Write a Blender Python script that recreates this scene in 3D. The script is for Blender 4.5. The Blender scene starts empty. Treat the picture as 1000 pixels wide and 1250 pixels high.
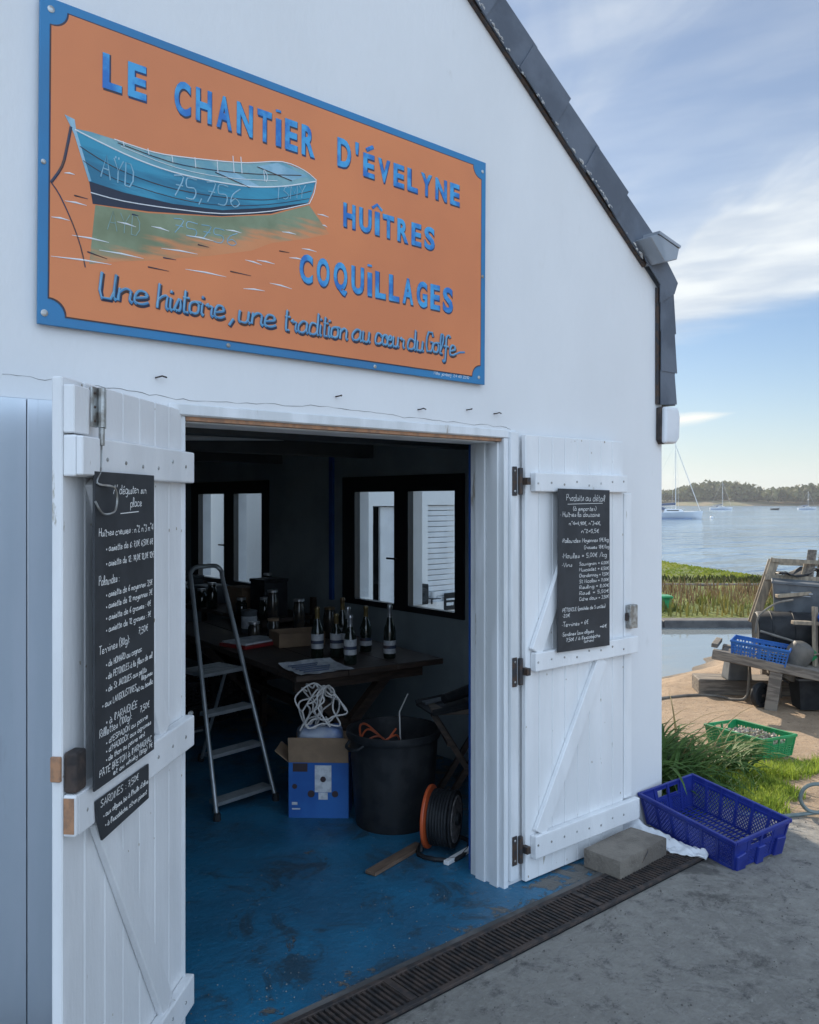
import bpy, bmesh, math, random, unicodedata
from mathutils import Vector, Matrix, Euler
from mathutils import noise as mnoise
R = math.radians
random.seed(7)
SC = bpy.context.scene
COL = SC.collection

# ------------------------------------------------------------ camera, sky, sun, exposure
cam = bpy.data.cameras.new('camera'); co = bpy.data.objects.new('camera', cam); COL.objects.link(co)
cam.sensor_fit = 'VERTICAL'; cam.sensor_height = 24.0; cam.lens = 24.0 * 1040 / 1250
cam.shift_y = -13 / 1250.0
cam.clip_start = 0.05; cam.clip_end = 6000
co.location = (0, -2.6, 1.72); co.rotation_euler = (R(90), 0, -math.atan2(.651, .759))
SC.camera = co

SUN_AZ = math.atan2(.46, .92)      # clockwise from +Y
SUN_EL = R(28)
w = bpy.data.worlds.new('World'); SC.world = w; w.use_nodes = True
nt = w.node_tree; nt.nodes.clear()
def nd(tree, kind, **kw):
    n = tree.nodes.new(kind)
    for k, v in kw.items(): setattr(n, k, v)
    return n
def build_world():
    L = nt.links.new
    def math_(op, a, b=None, c=None, clamp=False):
        n = nd(nt, 'ShaderNodeMath', operation=op); n.use_clamp = clamp
        for i, v in enumerate((a, b, c)):
            if v is None: continue
            if isinstance(v, (int, float)): n.inputs[i].default_value = v
            else: L(v, n.inputs[i])
        return n.outputs[0]
    def dot(vec, v):
        n = nd(nt, 'ShaderNodeVectorMath', operation='DOT_PRODUCT'); L(vec, n.inputs[0]); n.inputs[1].default_value = v
        return n.outputs['Value']
    def sstep(x, lo, hi):
        n = nd(nt, 'ShaderNodeMapRange', interpolation_type='SMOOTHSTEP'); L(x, n.inputs[0])
        n.inputs[1].default_value = lo; n.inputs[2].default_value = hi
        return n.outputs[0]
    def mixc(f, a, b):
        n = nd(nt, 'ShaderNodeMix', data_type='RGBA')
        if isinstance(f, (int, float)): n.inputs[0].default_value = f
        else: L(f, n.inputs[0])
        for i, v in ((6, a), (7, b)):
            if isinstance(v, tuple): n.inputs[i].default_value = v
            else: L(v, n.inputs[i])
        return n.outputs[2]
    sky = nd(nt, 'ShaderNodeTexSky', sky_type='NISHITA')
    sky.sun_disc = False; sky.sun_elevation = SUN_EL; sky.sun_rotation = SUN_AZ
    sky.air_density = 1.0; sky.dust_density = .35; sky.ozone_density = 1.6; sky.altitude = 0
    tc = nd(nt, 'ShaderNodeTexCoord'); d = tc.outputs['Generated']
    z = dot(d, (0, 0, 1))
    # cloud deck: a great-circle edge with streaks above it
    e1 = Vector((.8758, .5662, .1798)).normalized(); e2 = Vector((1.0159, .446, .2279)).normalized()
    nrm = e2.cross(e1).normalized()
    if nrm.z < 0: nrm = -nrm
    s = dot(d, tuple(nrm))
    along = dot(d, tuple((e2 - e1).normalized()))
    deep = dot(d, tuple(nrm.cross((e2 - e1).normalized())))
    zz = math_('ADD', math_('MAXIMUM', z, 0.0), .18)
    cx = nd(nt, 'ShaderNodeCombineXYZ')
    L(math_('MULTIPLY', math_('DIVIDE', along, zz), 1.0), cx.inputs[0])
    L(math_('MULTIPLY', math_('DIVIDE', deep, zz), 2.3), cx.inputs[1])
    L(math_('MULTIPLY', s, 5.0), cx.inputs[2])
    px_ = math_('DIVIDE', dot(d, (.411, .911, 0)), zz); py_ = math_('DIVIDE', dot(d, (.911, -.411, 0)), zz)
    cw = nd(nt, 'ShaderNodeCombineXYZ'); L(math_('MULTIPLY', px_, .75), cw.inputs[0]); L(math_('MULTIPLY', py_, 1.9), cw.inputs[1]); cw.inputs[2].default_value = 4.3
    n1 = nd(nt, 'ShaderNodeTexNoise'); n1.inputs['Scale'].default_value = 1.25; n1.inputs['Detail'].default_value = 9
    n1.inputs['Roughness'].default_value = .52; n1.inputs['Distortion'].default_value = .7; L(cw.outputs[0], n1.inputs['Vector'])
    n2 = nd(nt, 'ShaderNodeTexNoise'); n2.inputs['Scale'].default_value = 3.2; n2.inputs['Detail'].default_value = 5
    L(cx.outputs[0], n2.inputs['Vector'])
    sj = math_('ADD', s, math_('MULTIPLY', math_('SUBTRACT', n2.outputs[0], .5), .035))
    edge = sstep(sj, -.004, .03)
    fade = math_('SUBTRACT', 1.0, math_('MULTIPLY', sstep(s, .12, .46), .42))
    wisps = math_('MULTIPLY', edge, math_('MULTIPLY', fade, math_('ADD', math_('ADD', .34, math_('MULTIPLY', sstep(math_('ADD', s, math_('MULTIPLY', n2.outputs[0], .06)), .21, .07), .62)), math_('MULTIPLY', sstep(n1.outputs[0], .40, .66), .85), None, True)))
    # thin out the deck on the far side of the sky from the sun
    fwd = dot(d, (.651, .759, 0.0))
    wisps = math_('MULTIPLY', wisps, math_('ADD', .22, math_('MULTIPLY', sstep(fwd, -.5, .5), .78)))
    # contrail
    c1 = Vector((.8845, .5587, .0942)).normalized(); c2 = Vector((.9466, .5055, .1048)).normalized()
    cn = c1.cross(c2).normalized(); mid = (c1 + c2).normalized()
    sc = math_('ABSOLUTE', math_('ADD', dot(d, tuple(cn)), math_('MULTIPLY', math_('SUBTRACT', n2.outputs[0], .5), .006)))
    ln = dot(d, tuple((c2 - c1).normalized()))
    l0 = (c2 - c1).normalized().dot(c2); l1 = (c2 - c1).normalized().dot(c1)
    taper = sstep(ln, l0 + .004, l0 - .05)
    wd = math_('MULTIPLY', taper, .0085)
    trail = math_('MULTIPLY', math_('SUBTRACT', 1.0, math_('DIVIDE', sc, math_('ADD', wd, .0004)), None, True), math_('GREATER_THAN', fwd, 0.3))
    trail = math_('MULTIPLY', trail, taper, None, True)
    cloud = mixc(sstep(n2.outputs[0], .3, .75), (6.0, 6.9, 8.1, 1), (9.3, 9.8, 10.0, 1))
    tint = nd(nt, 'ShaderNodeMix', data_type='RGBA', blend_type='MULTIPLY'); tint.inputs[0].default_value = 1; L(sky.outputs[0], tint.inputs[6]); tint.inputs[7].default_value = (.70, .84, 1.0, 1)
    skyc = mixc(wisps, tint.outputs[2], cloud)
    skyc = mixc(math_('MULTIPLY', trail, .95), skyc, (12, 11.4, 10.2, 1))
    # soft bright haze close to the horizon
    hz = math_('POWER', math_('SUBTRACT', 1.0, math_('ABSOLUTE', z)), 12.0)
    skyc = mixc(math_('MULTIPLY', hz, .72), skyc, (7.7, 8.0, 7.9, 1))
    # unseen bright cloud added behind the photographer to brighten the shaded facade
    rear_fill = math_('MULTIPLY', sstep(fwd, .15, -.65), math_('MULTIPLY', sstep(z, -.02, .08), math_('ADD', .55, math_('MULTIPLY', sstep(n2.outputs[0], .3, .7), .45))))
    skyc = mixc(rear_fill, skyc, (14.2, 17.9, 22.8, 1))
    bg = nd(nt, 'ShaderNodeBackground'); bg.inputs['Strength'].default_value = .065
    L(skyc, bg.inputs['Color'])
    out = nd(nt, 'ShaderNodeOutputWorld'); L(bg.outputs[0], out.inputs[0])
build_world()

sl = bpy.data.lights.new('sun', 'SUN'); sl.energy = 4.8; sl.angle = R(.53); sl.color = (1, .87, .70)
so = bpy.data.objects.new('sun', sl); COL.objects.link(so)
sd = Vector((math.sin(SUN_AZ) * math.cos(SUN_EL), math.cos(SUN_AZ) * math.cos(SUN_EL), math.sin(SUN_EL)))
so.rotation_euler = sd.to_track_quat('Z', 'Y').to_euler(); so.location = sd * 60

SC.view_settings.view_transform = 'Standard'; SC.view_settings.look = 'None'
SC.view_settings.exposure = 0.65; SC.view_settings.gamma = 1.0; SC.view_settings.use_curve_mapping = False
SC.render.engine = 'CYCLES'
SC.cycles.max_bounces = 8; SC.cycles.diffuse_bounces = 4; SC.cycles.transparent_max_bounces = 12
SC.cycles.use_denoising = True
SC.cycles.sample_clamp_indirect = 6

# ------------------------------------------------------------ materials
MATS = {}
def mat(name, c, c2=None, rough=.6, metal=0., scale=6., detail=4., thr=(.4, .6), bump=0., bscale=40., spec=.5, c3=None, s3=1.5, t3=(.55, .62), stretch=(1, 1, 1), coat=0.):
    if name in MATS: return MATS[name]
    m = bpy.data.materials.new(name); m.use_nodes = True; MATS[name] = m
    t = m.node_tree; b = t.nodes['Principled BSDF']; L = t.links.new
    b.inputs['Roughness'].default_value = rough; b.inputs['Metallic'].default_value = metal
    b.inputs['Specular IOR Level'].default_value = spec
    if coat: b.inputs['Coat Weight'].default_value = coat; b.inputs['Coat Roughness'].default_value = .1
    tc = nd(t, 'ShaderNodeTexCoord'); mp = nd(t, 'ShaderNodeMapping'); mp.inputs['Scale'].default_value = stretch
    L(tc.outputs['Object'], mp.inputs['Vector']); V = mp.outputs[0]
    def noise(sc, det=4., rgh=.55):
        n = nd(t, 'ShaderNodeTexNoise'); n.inputs['Scale'].default_value = sc; n.inputs['Detail'].default_value = det
        n.inputs['Roughness'].default_value = rgh; L(V, n.inputs['Vector']); return n.outputs[0]
    def rng(x, a, bb):
        n = nd(t, 'ShaderNodeMapRange', interpolation_type='SMOOTHSTEP'); L(x, n.inputs[0]); n.inputs[1].default_value = a; n.inputs[2].default_value = bb
        return n.outputs[0]
    def mix(f, a, bb):
        n = nd(t, 'ShaderNodeMix', data_type='RGBA'); L(f, n.inputs[0])
        for i, v in ((6, a), (7, bb)):
            if isinstance(v, tuple): n.inputs[i].default_value = v
            else: L(v, n.inputs[i])
        return n.outputs[2]
    C = tuple(c) + (1,)
    b.inputs['Base Color'].default_value = C
    if c2 is not None: C = mix(rng(noise(scale, detail), *thr), C, tuple(c2) + (1,))
    if c3 is not None: C = mix(rng(noise(s3, 6., .65), *t3), C, tuple(c3) + (1,))
    if not isinstance(C, tuple): L(C, b.inputs['Base Color'])
    if bump:
        bn = nd(t, 'ShaderNodeBump'); bn.inputs['Strength'].default_value = 1.0; bn.inputs['Distance'].default_value = bump
        L(noise(bscale, 6.), bn.inputs['Height']); L(bn.outputs[0], b.inputs['Normal'])
    return m
def glass(name, tint=(.9, .95, .97), fres=.08):
    if name in MATS: return MATS[name]
    m = bpy.data.materials.new(name); m.use_nodes = True; MATS[name] = m
    t = m.node_tree; t.nodes.clear(); L = t.links.new
    o = nd(t, 'ShaderNodeOutputMaterial'); tr = nd(t, 'ShaderNodeBsdfTransparent'); tr.inputs[0].default_value = tint + (1,)
    gl = nd(t, 'ShaderNodeBsdfGlossy'); gl.inputs['Roughness'].default_value = .02
    mx = nd(t, 'ShaderNodeMixShader'); mx.inputs[0].default_value = fres
    L(tr.outputs[0], mx.inputs[1]); L(gl.outputs[0], mx.inputs[2]); L(mx.outputs[0], o.inputs[0])
    return m
WALL = mat('white_render', (.76, .77, .78), (.70, .71, .72), rough=.75, scale=1.3, thr=(.3, .75), bump=.0018, bscale=34, c3=(.56, .56, .54), s3=5, t3=(.63, .80), stretch=(1, 1, .45))
PAINT = mat('white_door_paint', (.80, .81, .82), (.73, .74, .75), rough=.5, scale=5, bump=.0016, bscale=70, c3=(.40, .37, .31), s3=13, t3=(.675, .72), stretch=(1, 1, .25))
FRAME = mat('white_frame_paint', (.74, .76, .78), (.62, .64, .65), rough=.5, scale=7, bump=.001, bscale=60, c3=(.36, .32, .27), s3=9, t3=(.64, .72), stretch=(1, 1, .2))
PANEL = mat('lacquered_panel', (.62, .67, .73), (.56, .62, .68), rough=.30, metal=.7, scale=5, stretch=(1, 1, .12), c3=(.46, .49, .53), s3=9, t3=(.62, .74))
RAWWOOD = mat('raw_wood', (.42, .22, .12), (.28, .16, .10), rough=.8, scale=30)
SLATE = mat('slate', (.115, .135, .17), (.075, .09, .118), rough=.55, scale=3, bump=.003, bscale=30, c3=(.16, .17, .18), s3=12, t3=(.68, .74))
MORTAR = mat('mortar', (.62, .62, .60), (.4, .4, .4), rough=.9, scale=20)
ZINC = mat('zinc', (.36, .39, .43), (.28, .31, .35), rough=.5, metal=.5, scale=4)
GALV = mat('galvanised_steel', (.48, .50, .50), (.28, .27, .25), rough=.4, metal=.8, scale=30)
IRON = mat('dark_iron', (.05, .05, .055), (.09, .06, .045), rough=.6, metal=.4, scale=40)
RUST = mat('rusty_steel', (.075, .055, .047), (.036, .032, .032), rough=.8, metal=.2, scale=25, bump=.001, bscale=120)
BLACKB = mat('slate_board', (.022, .025, .03), (.032, .036, .042), rough=.6, scale=8)
CHALK = mat('chalk', (.80, .80, .78), rough=.9)
CONC = None
BLUEPL = mat('navy_crate_plastic', (.011, .023, .20), (.016, .033, .24), rough=.38, scale=9, c3=(.05, .07, .25), s3=22, t3=(.66, .74))
GREENPL = mat('green_crate_plastic', (.01, .22, .075), (.015, .28, .10), rough=.4, scale=8)
MIDBLUE = mat('blue_crate_plastic', (.015, .10, .36), (.02, .13, .42), rough=.42, scale=8)
GREYWOOD = mat('weathered_wood', (.23, .20, .165), (.12, .105, .09), rough=.85, scale=5, bump=.002, bscale=50, stretch=(1, 8, 8))
DARKWOOD = mat('dark_wood', (.055, .035, .025), (.03, .02, .015), rough=.6, scale=8, stretch=(1, 7, 7), bump=.001, bscale=40)
BLACKPL = mat('black_plastic', (.014, .016, .019), (.024, .026, .029), rough=.55, scale=10, spec=.25)
GREYPL = mat('grey_plastic', (.115, .13, .145), (.075, .087, .10), rough=.55, scale=5)
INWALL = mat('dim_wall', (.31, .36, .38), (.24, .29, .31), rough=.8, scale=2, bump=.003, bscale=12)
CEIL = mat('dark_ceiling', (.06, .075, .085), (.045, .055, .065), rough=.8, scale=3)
BLUETRIM = mat('blue_paint', (.015, .07, .27), (.02, .09, .32), rough=.5, scale=6)
WINFR = mat('black_window_frame', (.012, .012, .014), rough=.35)
ALU = mat('aluminium', (.42, .45, .47), (.34, .37, .39), rough=.42, metal=.7, scale=12)
CARD = mat('cardboard', (.28, .19, .12), (.23, .155, .10), rough=.85, scale=9)
PAPER = mat('paper', (.62, .65, .68), (.45, .48, .52), rough=.8, scale=20)
CABLE = mat('white_cable', (.62, .60, .58), rough=.5)
WHITEPL = mat('white_plastic', (.72, .74, .77), (.66, .68, .71), rough=.4, scale=5)
PANE = glass('window_pane')

# ------------------------------------------------------------ mesh builder and object helpers
class MB:
    def __init__(s): s.v = []; s.f = []
    def add(s, vs, fs):
        n = len(s.v); s.v += [tuple(p) for p in vs]; s.f += [tuple(i + n for i in f) for f in fs]; return s
    def box(s, x0, x1, y0, y1, z0, z1, M=None):
        vs = [Vector((x, y, z)) for z in (z0, z1) for y in (y0, y1) for x in (x0, x1)]
        if M is not None: vs = [M @ p for p in vs]
        return s.add(vs, [(0, 2, 3, 1), (4, 5, 7, 6), (0, 1, 5, 4), (2, 6, 7, 3), (0, 4, 6, 2), (1, 3, 7, 5)])
    def beam(s, p, q, wd, h, up=(0, 0, 1)):
        p, q = Vector(p), Vector(q); d = (q - p).normalized(); up = Vector(up)
        if abs(d.dot(up)) > .98: up = Vector((0, 1, 0))
        a = d.cross(up).normalized(); b = a.cross(d).normalized()
        vs = [c + a * (sx * wd / 2) + b * (sz * h / 2) for c in (p, q) for sz in (-1, 1) for sx in (-1, 1)]
        return s.add(vs, [(0, 1, 3, 2), (4, 6, 7, 5), (0, 4, 5, 1), (2, 3, 7, 6), (0, 2, 6, 4), (1, 5, 7, 3)])
    def tube(s, pts, r, n=8, closed=False, cap=True, squash=None):
        P = [Vector(p) for p in pts]; m = len(P)
        if m < 2: return s
        rs = r if isinstance(r, (list, tuple)) else [r] * m
        base = len(s.v); last = None
        for i in range(m):
            if closed: t = P[(i + 1) % m] - P[i - 1]
            else: t = P[min(i + 1, m - 1)] - P[max(i - 1, 0)]
            if t.length < 1e-9: t = Vector((0, 0, 1))
            t.normalize()
            if squash is not None: nv = Vector(squash); a = t.cross(nv); a = a.normalized() if a.length > 1e-6 else Vector((1, 0, 0)); b = nv * .45
            else:
                if last is None:
                    ref = Vector((0, 0, 1)) if abs(t.z) < .9 else Vector((1, 0, 0)); a = t.cross(ref).normalized()
                else:
                    a = last - t * last.dot(t); a = a.normalized() if a.length > 1e-6 else t.orthogonal().normalized()
                last = a; b = t.cross(a)
            for k in range(n):
                th = 2 * math.pi * k / n; s.v.append(tuple(P[i] + (a * math.cos(th) + b * math.sin(th)) * rs[i]))
        for i in range(m if closed else m - 1):
            j = (i + 1) % m
            for k in range(n):
                l = (k + 1) % n; s.f.append((base + i * n + k, base + i * n + l, base + j * n + l, base + j * n + k))
        if cap and not closed:
            s.f.append(tuple(base + k for k in range(n))[::-1]); s.f.append(tuple(base + (m - 1) * n + k for k in range(n)))
        return s
    def lathe(s, prof, n=20, c=(0, 0, 0), M=None):
        base = len(s.v); m = len(prof)
        for r, z in prof:
            for k in range(n):
                th = 2 * math.pi * k / n; p = Vector((c[0] + r * math.cos(th), c[1] + r * math.sin(th), c[2] + z))
                s.v.append(tuple(M @ p if M is not None else p))
        for i in range(m - 1):
            for k in range(n):
                l = (k + 1) % n; s.f.append((base + i * n + k, base + i * n + l, base + (i + 1) * n + l, base + (i + 1) * n + k))
        if prof[0][0] > 1e-5: s.f.append(tuple(base + k for k in range(n))[::-1])
        if prof[-1][0] > 1e-5: s.f.append(tuple(base + (m - 1) * n + k for k in range(n)))
        return s
    def plate(s, poly, y0, y1, axis='y'):       # poly in (x,z), extruded along y (or any axis by swap)
        n = len(poly)
        def P(a, b, h): return (a, h, b) if axis == 'y' else ((h, a, b) if axis == 'x' else (a, b, h))
        vs = [P(a, b, y0) for a, b in poly] + [P(a, b, y1) for a, b in poly]
        return s.add(vs, [tuple(range(n)), tuple(range(2 * n - 1, n - 1, -1))] + [(i, i + n, (i + 1) % n + n, (i + 1) % n) for i in range(n)])
    def sweep(s, prof, p, q):                   # prof in (x,z) swept along y from p to q
        return s.plate(prof, p, q)
def mk(name, mb, m, parent=None, bevel=0., smooth=False, label=None, seg=1):
    me = bpy.data.meshes.new(name); me.from_pydata([tuple(v) for v in mb.v], [], mb.f)
    bm = bmesh.new(); bm.from_mesh(me)
    big = [f for f in bm.faces if len(f.verts) > 4]
    if big: bmesh.ops.triangulate(bm, faces=big, ngon_method='EAR_CLIP')
    bmesh.ops.recalc_face_normals(bm, faces=bm.faces[:])
    bm.to_mesh(me); bm.free()
    if m: me.materials.append(m)
    if smooth:
        for p in me.polygons: p.use_smooth = True
    o = bpy.data.objects.new(name, me); COL.objects.link(o)
    if parent: o.parent = parent
    if bevel:
        bv = o.modifiers.new('bevel', 'BEVEL'); bv.width = bevel; bv.segments = seg; bv.limit_method = 'ANGLE'; bv.angle_limit = R(40)
    if smooth:
        try:
            me.set_sharp_from_angle(angle=R(42))
        except Exception: pass
    if label: o['label'] = label
    return o
def tag(o, label, cat, group=None, kind=None):
    if label: o['label'] = label
    if cat: o['category'] = cat
    if group: o['group'] = group
    if kind: o['kind'] = kind
    return o
def thing(name, label, cat, loc=(0, 0, 0), rz=0., group=None, rot=None):
    o = bpy.data.objects.new(name, None); COL.objects.link(o); o.location = loc
    o.rotation_euler = rot if rot else (0, 0, rz); o.empty_display_size = .1
    return tag(o, label, cat, group)
def sub(name, parent, loc=(0, 0, 0), rz=0.):
    o = bpy.data.objects.new(name, None); COL.objects.link(o); o.parent = parent; o.location = loc; o.rotation_euler = (0, 0, rz); return o
def struct(name, mb, m, **kw):
    o = mk(name, mb, m, **kw); o['kind'] = 'structure'; return o
def dup(root, loc, rot, label=None):
    r = root.copy(); COL.objects.link(r); r.location = loc; r.rotation_euler = rot
    if label: r['label'] = label
    for ch in list(root.children):
        c = ch.copy(); COL.objects.link(c); c.parent = r
        for g in ch.children:
            d = g.copy(); COL.objects.link(d); d.parent = c
    return r
def smoothpts(pts, n=4, closed=False):
    P = [Vector(p) for p in pts]; m = len(P); out = []
    for i in range(m if closed else m - 1):
        p0 = P[i - 1] if (closed or i > 0) else P[0]; p1 = P[i]; p2 = P[(i + 1) % m]; p3 = P[(i + 2) % m] if (closed or i + 2 < m) else P[-1]
        for k in range(n):
            t = k / n
            out.append(.5 * ((2 * p1) + (p2 - p0) * t + (2 * p0 - 5 * p1 + 4 * p2 - p3) * t * t + (3 * p1 - p0 - 3 * p2 + p3) * t ** 3))
    if not closed: out.append(P[-1])
    return out

# ------------------------------------------------------------ handwriting: single-stroke letters
G = {
'a': "5,4 4,5 2,5 0,3 0,1 1,0 3,0 5,2 5,5 5,1 6,0", 'b': "0,9 0,0 2,0 4,1 4,4 2,5 0,3", 'c': "5,4 3,5 1,5 0,3 0,1 1,0 3,0 5,1",
'd': "5,4 3,5 1,5 0,3 0,1 1,0 3,0 5,2 5,10 5,1 6,0", 'e': "0,2 4,3 4,4 3,5 1,5 0,3 0,1 1,0 3,0 5,1", 'f': "5,9 4,10 2,9 2,4 2,-3 1,-4 0,-3;0,4 4,4",
'g': "5,4 3,5 1,5 0,3 0,1 1,0 3,0 5,2 5,5 5,-2 3,-4 1,-3", 'h': "0,10 0,0 0,3 2,5 4,5 4,1 5,0", 'i': "0,5 0,1 1,0;0,7 0,8", 'j': "2,5 2,-3 0,-4",
'k': "0,10 0,0;4,5 0,2 4,0", 'l': "0,1 2,6 2,9 1,10 0,9 0,1 1,0 2,0", 'm': "0,5 0,0 0,3 1,5 3,4 3,0 3,3 5,5 6,4 6,1 7,0", 'n': "0,5 0,0 0,3 2,5 4,4 4,1 5,0",
'o': "2,5 0,4 0,1 2,0 4,1 4,4 2,5 5,5", 'p': "0,5 0,-4 0,3 2,5 4,5 5,3 4,0 2,0 0,1", 'q': "5,4 3,5 1,5 0,3 0,1 1,0 3,0 5,2 5,5 5,-4", 'r': "0,4 1,5 1,4 3,4 3,1 4,0",
's': "0,0 2,5 3,3 3,1 2,0 0,1", 't': "1,9 1,1 2,0 3,0;0,6 3,6", 'u': "0,5 0,1 1,0 3,0 4,2 4,5 4,1 5,0", 'v': "0,5 2,0 4,5", 'w': "0,5 1,0 3,4 5,0 6,5",
'x': "0,5 4,0;4,5 0,0", 'y': "0,5 0,2 2,1 4,3;4,5 4,-2 2,-4 0,-3", 'z': "0,5 4,5 0,0 4,0", 'œ': "2,5 0,4 0,1 2,0 4,1 4,4 2,5 4,3 7,3 7,4 6,5 5,4 4,2 5,0 7,0 8,1",
'A': "0,0 3,10 6,0;1,4 5,4", 'B': "0,0 0,10 3,10 4,8 3,5 0,5 4,4 4,1 3,0 0,0", 'C': "5,8 4,10 1,10 0,7 0,3 1,0 4,0 5,2", 'D': "0,0 0,10 3,10 5,7 5,3 3,0 0,0",
'E': "5,10 0,10 0,0 5,0;0,5 4,5", 'F': "5,10 0,10 0,0;0,5 4,5", 'G': "5,8 4,10 1,10 0,7 0,3 1,0 4,0 5,2 5,5 3,5", 'H': "0,0 0,10;5,10 5,0;0,5 5,5", 'I': "1,10 1,0",
'J': "3,10 3,2 2,0 0,1", 'K': "0,10 0,0;5,10 0,5 5,0", 'L': "0,10 0,0 4,0", 'M': "0,0 0,10 3,4 6,10 6,0", 'N': "0,0 0,10 5,0 5,10", 'O': "2,10 0,7 0,3 2,0 4,0 6,3 6,7 4,10 2,10",
'P': "0,0 0,10 4,10 5,8 4,5 0,5", 'Q': "2,10 0,7 0,3 2,0 4,0 6,3 6,7 4,10 2,10;4,3 6,-1", 'R': "0,0 0,10 4,10 5,8 4,5 0,5 5,0", 'S': "5,9 3,10 1,9 0,7 5,3 4,1 2,0 0,1",
'T': "0,10 6,10;3,10 3,0", 'U': "0,10 0,3 1,0 4,0 5,3 5,10 5,1 6,0", 'V': "0,10 3,0 6,10", 'W': "0,10 1,0 4,7 6,0 7,10", 'X': "0,10 5,0;5,10 0,0", 'Y': "0,10 3,5 6,10;3,5 3,0", 'Z': "0,10 5,10 0,0 5,0",
'0': "2,9 0,6 0,3 2,0 4,3 4,6 2,9", '1': "0,7 2,9 2,0", '2': "0,7 2,9 4,7 0,0 5,0", '3': "0,9 4,9 2,5 4,3 3,0 0,0", '4': "4,0 4,9 0,3 5,3", '5': "4,9 0,9 0,5 3,5 4,3 3,0 0,0",
'6': "4,9 1,6 0,2 2,0 4,2 2,4 0,2", '7': "0,9 4,9 1,0;1,5 4,5", '8': "2,5 0,7 2,9 4,7 0,2 2,0 4,2 2,5", '9': "4,5 1,5 0,7 2,9 4,7 4,4 2,0", '€': "5,9 3,9 1,6 1,3 3,0 5,0;0,6 4,6;0,4 4,4",
':': "1,4 1,5;1,0 1,1", '.': "0,0 0,1", ',': "1,1 0,-2", "'": "1,10 0,7", '(': "2,11 0,7 0,3 2,-1", ')': "0,11 2,7 2,3 0,-1", '-': "0,4 3,4", '/': "0,-1 4,10", '=': "0,5 4,5;0,3 4,3", '°': "1,10 0,9 1,8 2,9 1,10", '·': "0,4 1,4", '*': "0,4 2,2;2,4 0,2", '_': "0,0 30,0",
}
ACC = {'\u0301': "2,7 4,9", '\u0300': "1,9 3,7", '\u0302': "0,7 2,9 4,7", '\u0308': "1,7 1,8;3,7 3,8", '\u0327': "2,0 3,-2 1,-3"}
def parse(sx): return [[tuple(float(c) for c in p.split(',')) for p in st.split()] for st in sx.split(';')]
def write(mb, text, x, z, h, r, y, jitter=0., slope=0., width=None, nsm=3, slant=.06, n=4, sq=(0, -1, 0), gap=1.6):
    """text from (x,z), capital height h, laid on the plane y; returns the end x"""
    sc = h / 10.; strokes = []; cx = 0.
    for ch in text:
        if ch == ' ': cx += 4.2; continue
        dec = unicodedata.normalize('NFD', ch); base = dec[0] if dec[0] in G else ch
        g = parse(G.get(base, G['-'])); wmax = max(p[0] for st in g for p in st)
        for a in dec[1:]:
            if a in ACC:
                up = 3 if base.isupper() else 0
                g = g + [[(px, pz + up) for px, pz in st] for st in parse(ACC[a])]
        j = random.uniform(-1, 1) * jitter; k = 1 + random.uniform(-1, 1) * jitter * .12
        for st in g:
            pts = [Vector((cx + px * k + (pz * slant), 0, pz * k + j)) for px, pz in st]
            if not base.isupper() and len(pts) > 2: pts = smoothpts(pts, nsm)
            strokes.append(pts)
        cx += wmax * k + gap
    fx = sc if width is None else width / max(cx - gap, 1e-3)
    for pts in strokes:
        mb.tube([(x + p.x * fx, y, z + p.z * sc + slope * p.x * fx) for p in pts], r, n=n, squash=sq)
    return x + cx * fx

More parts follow.
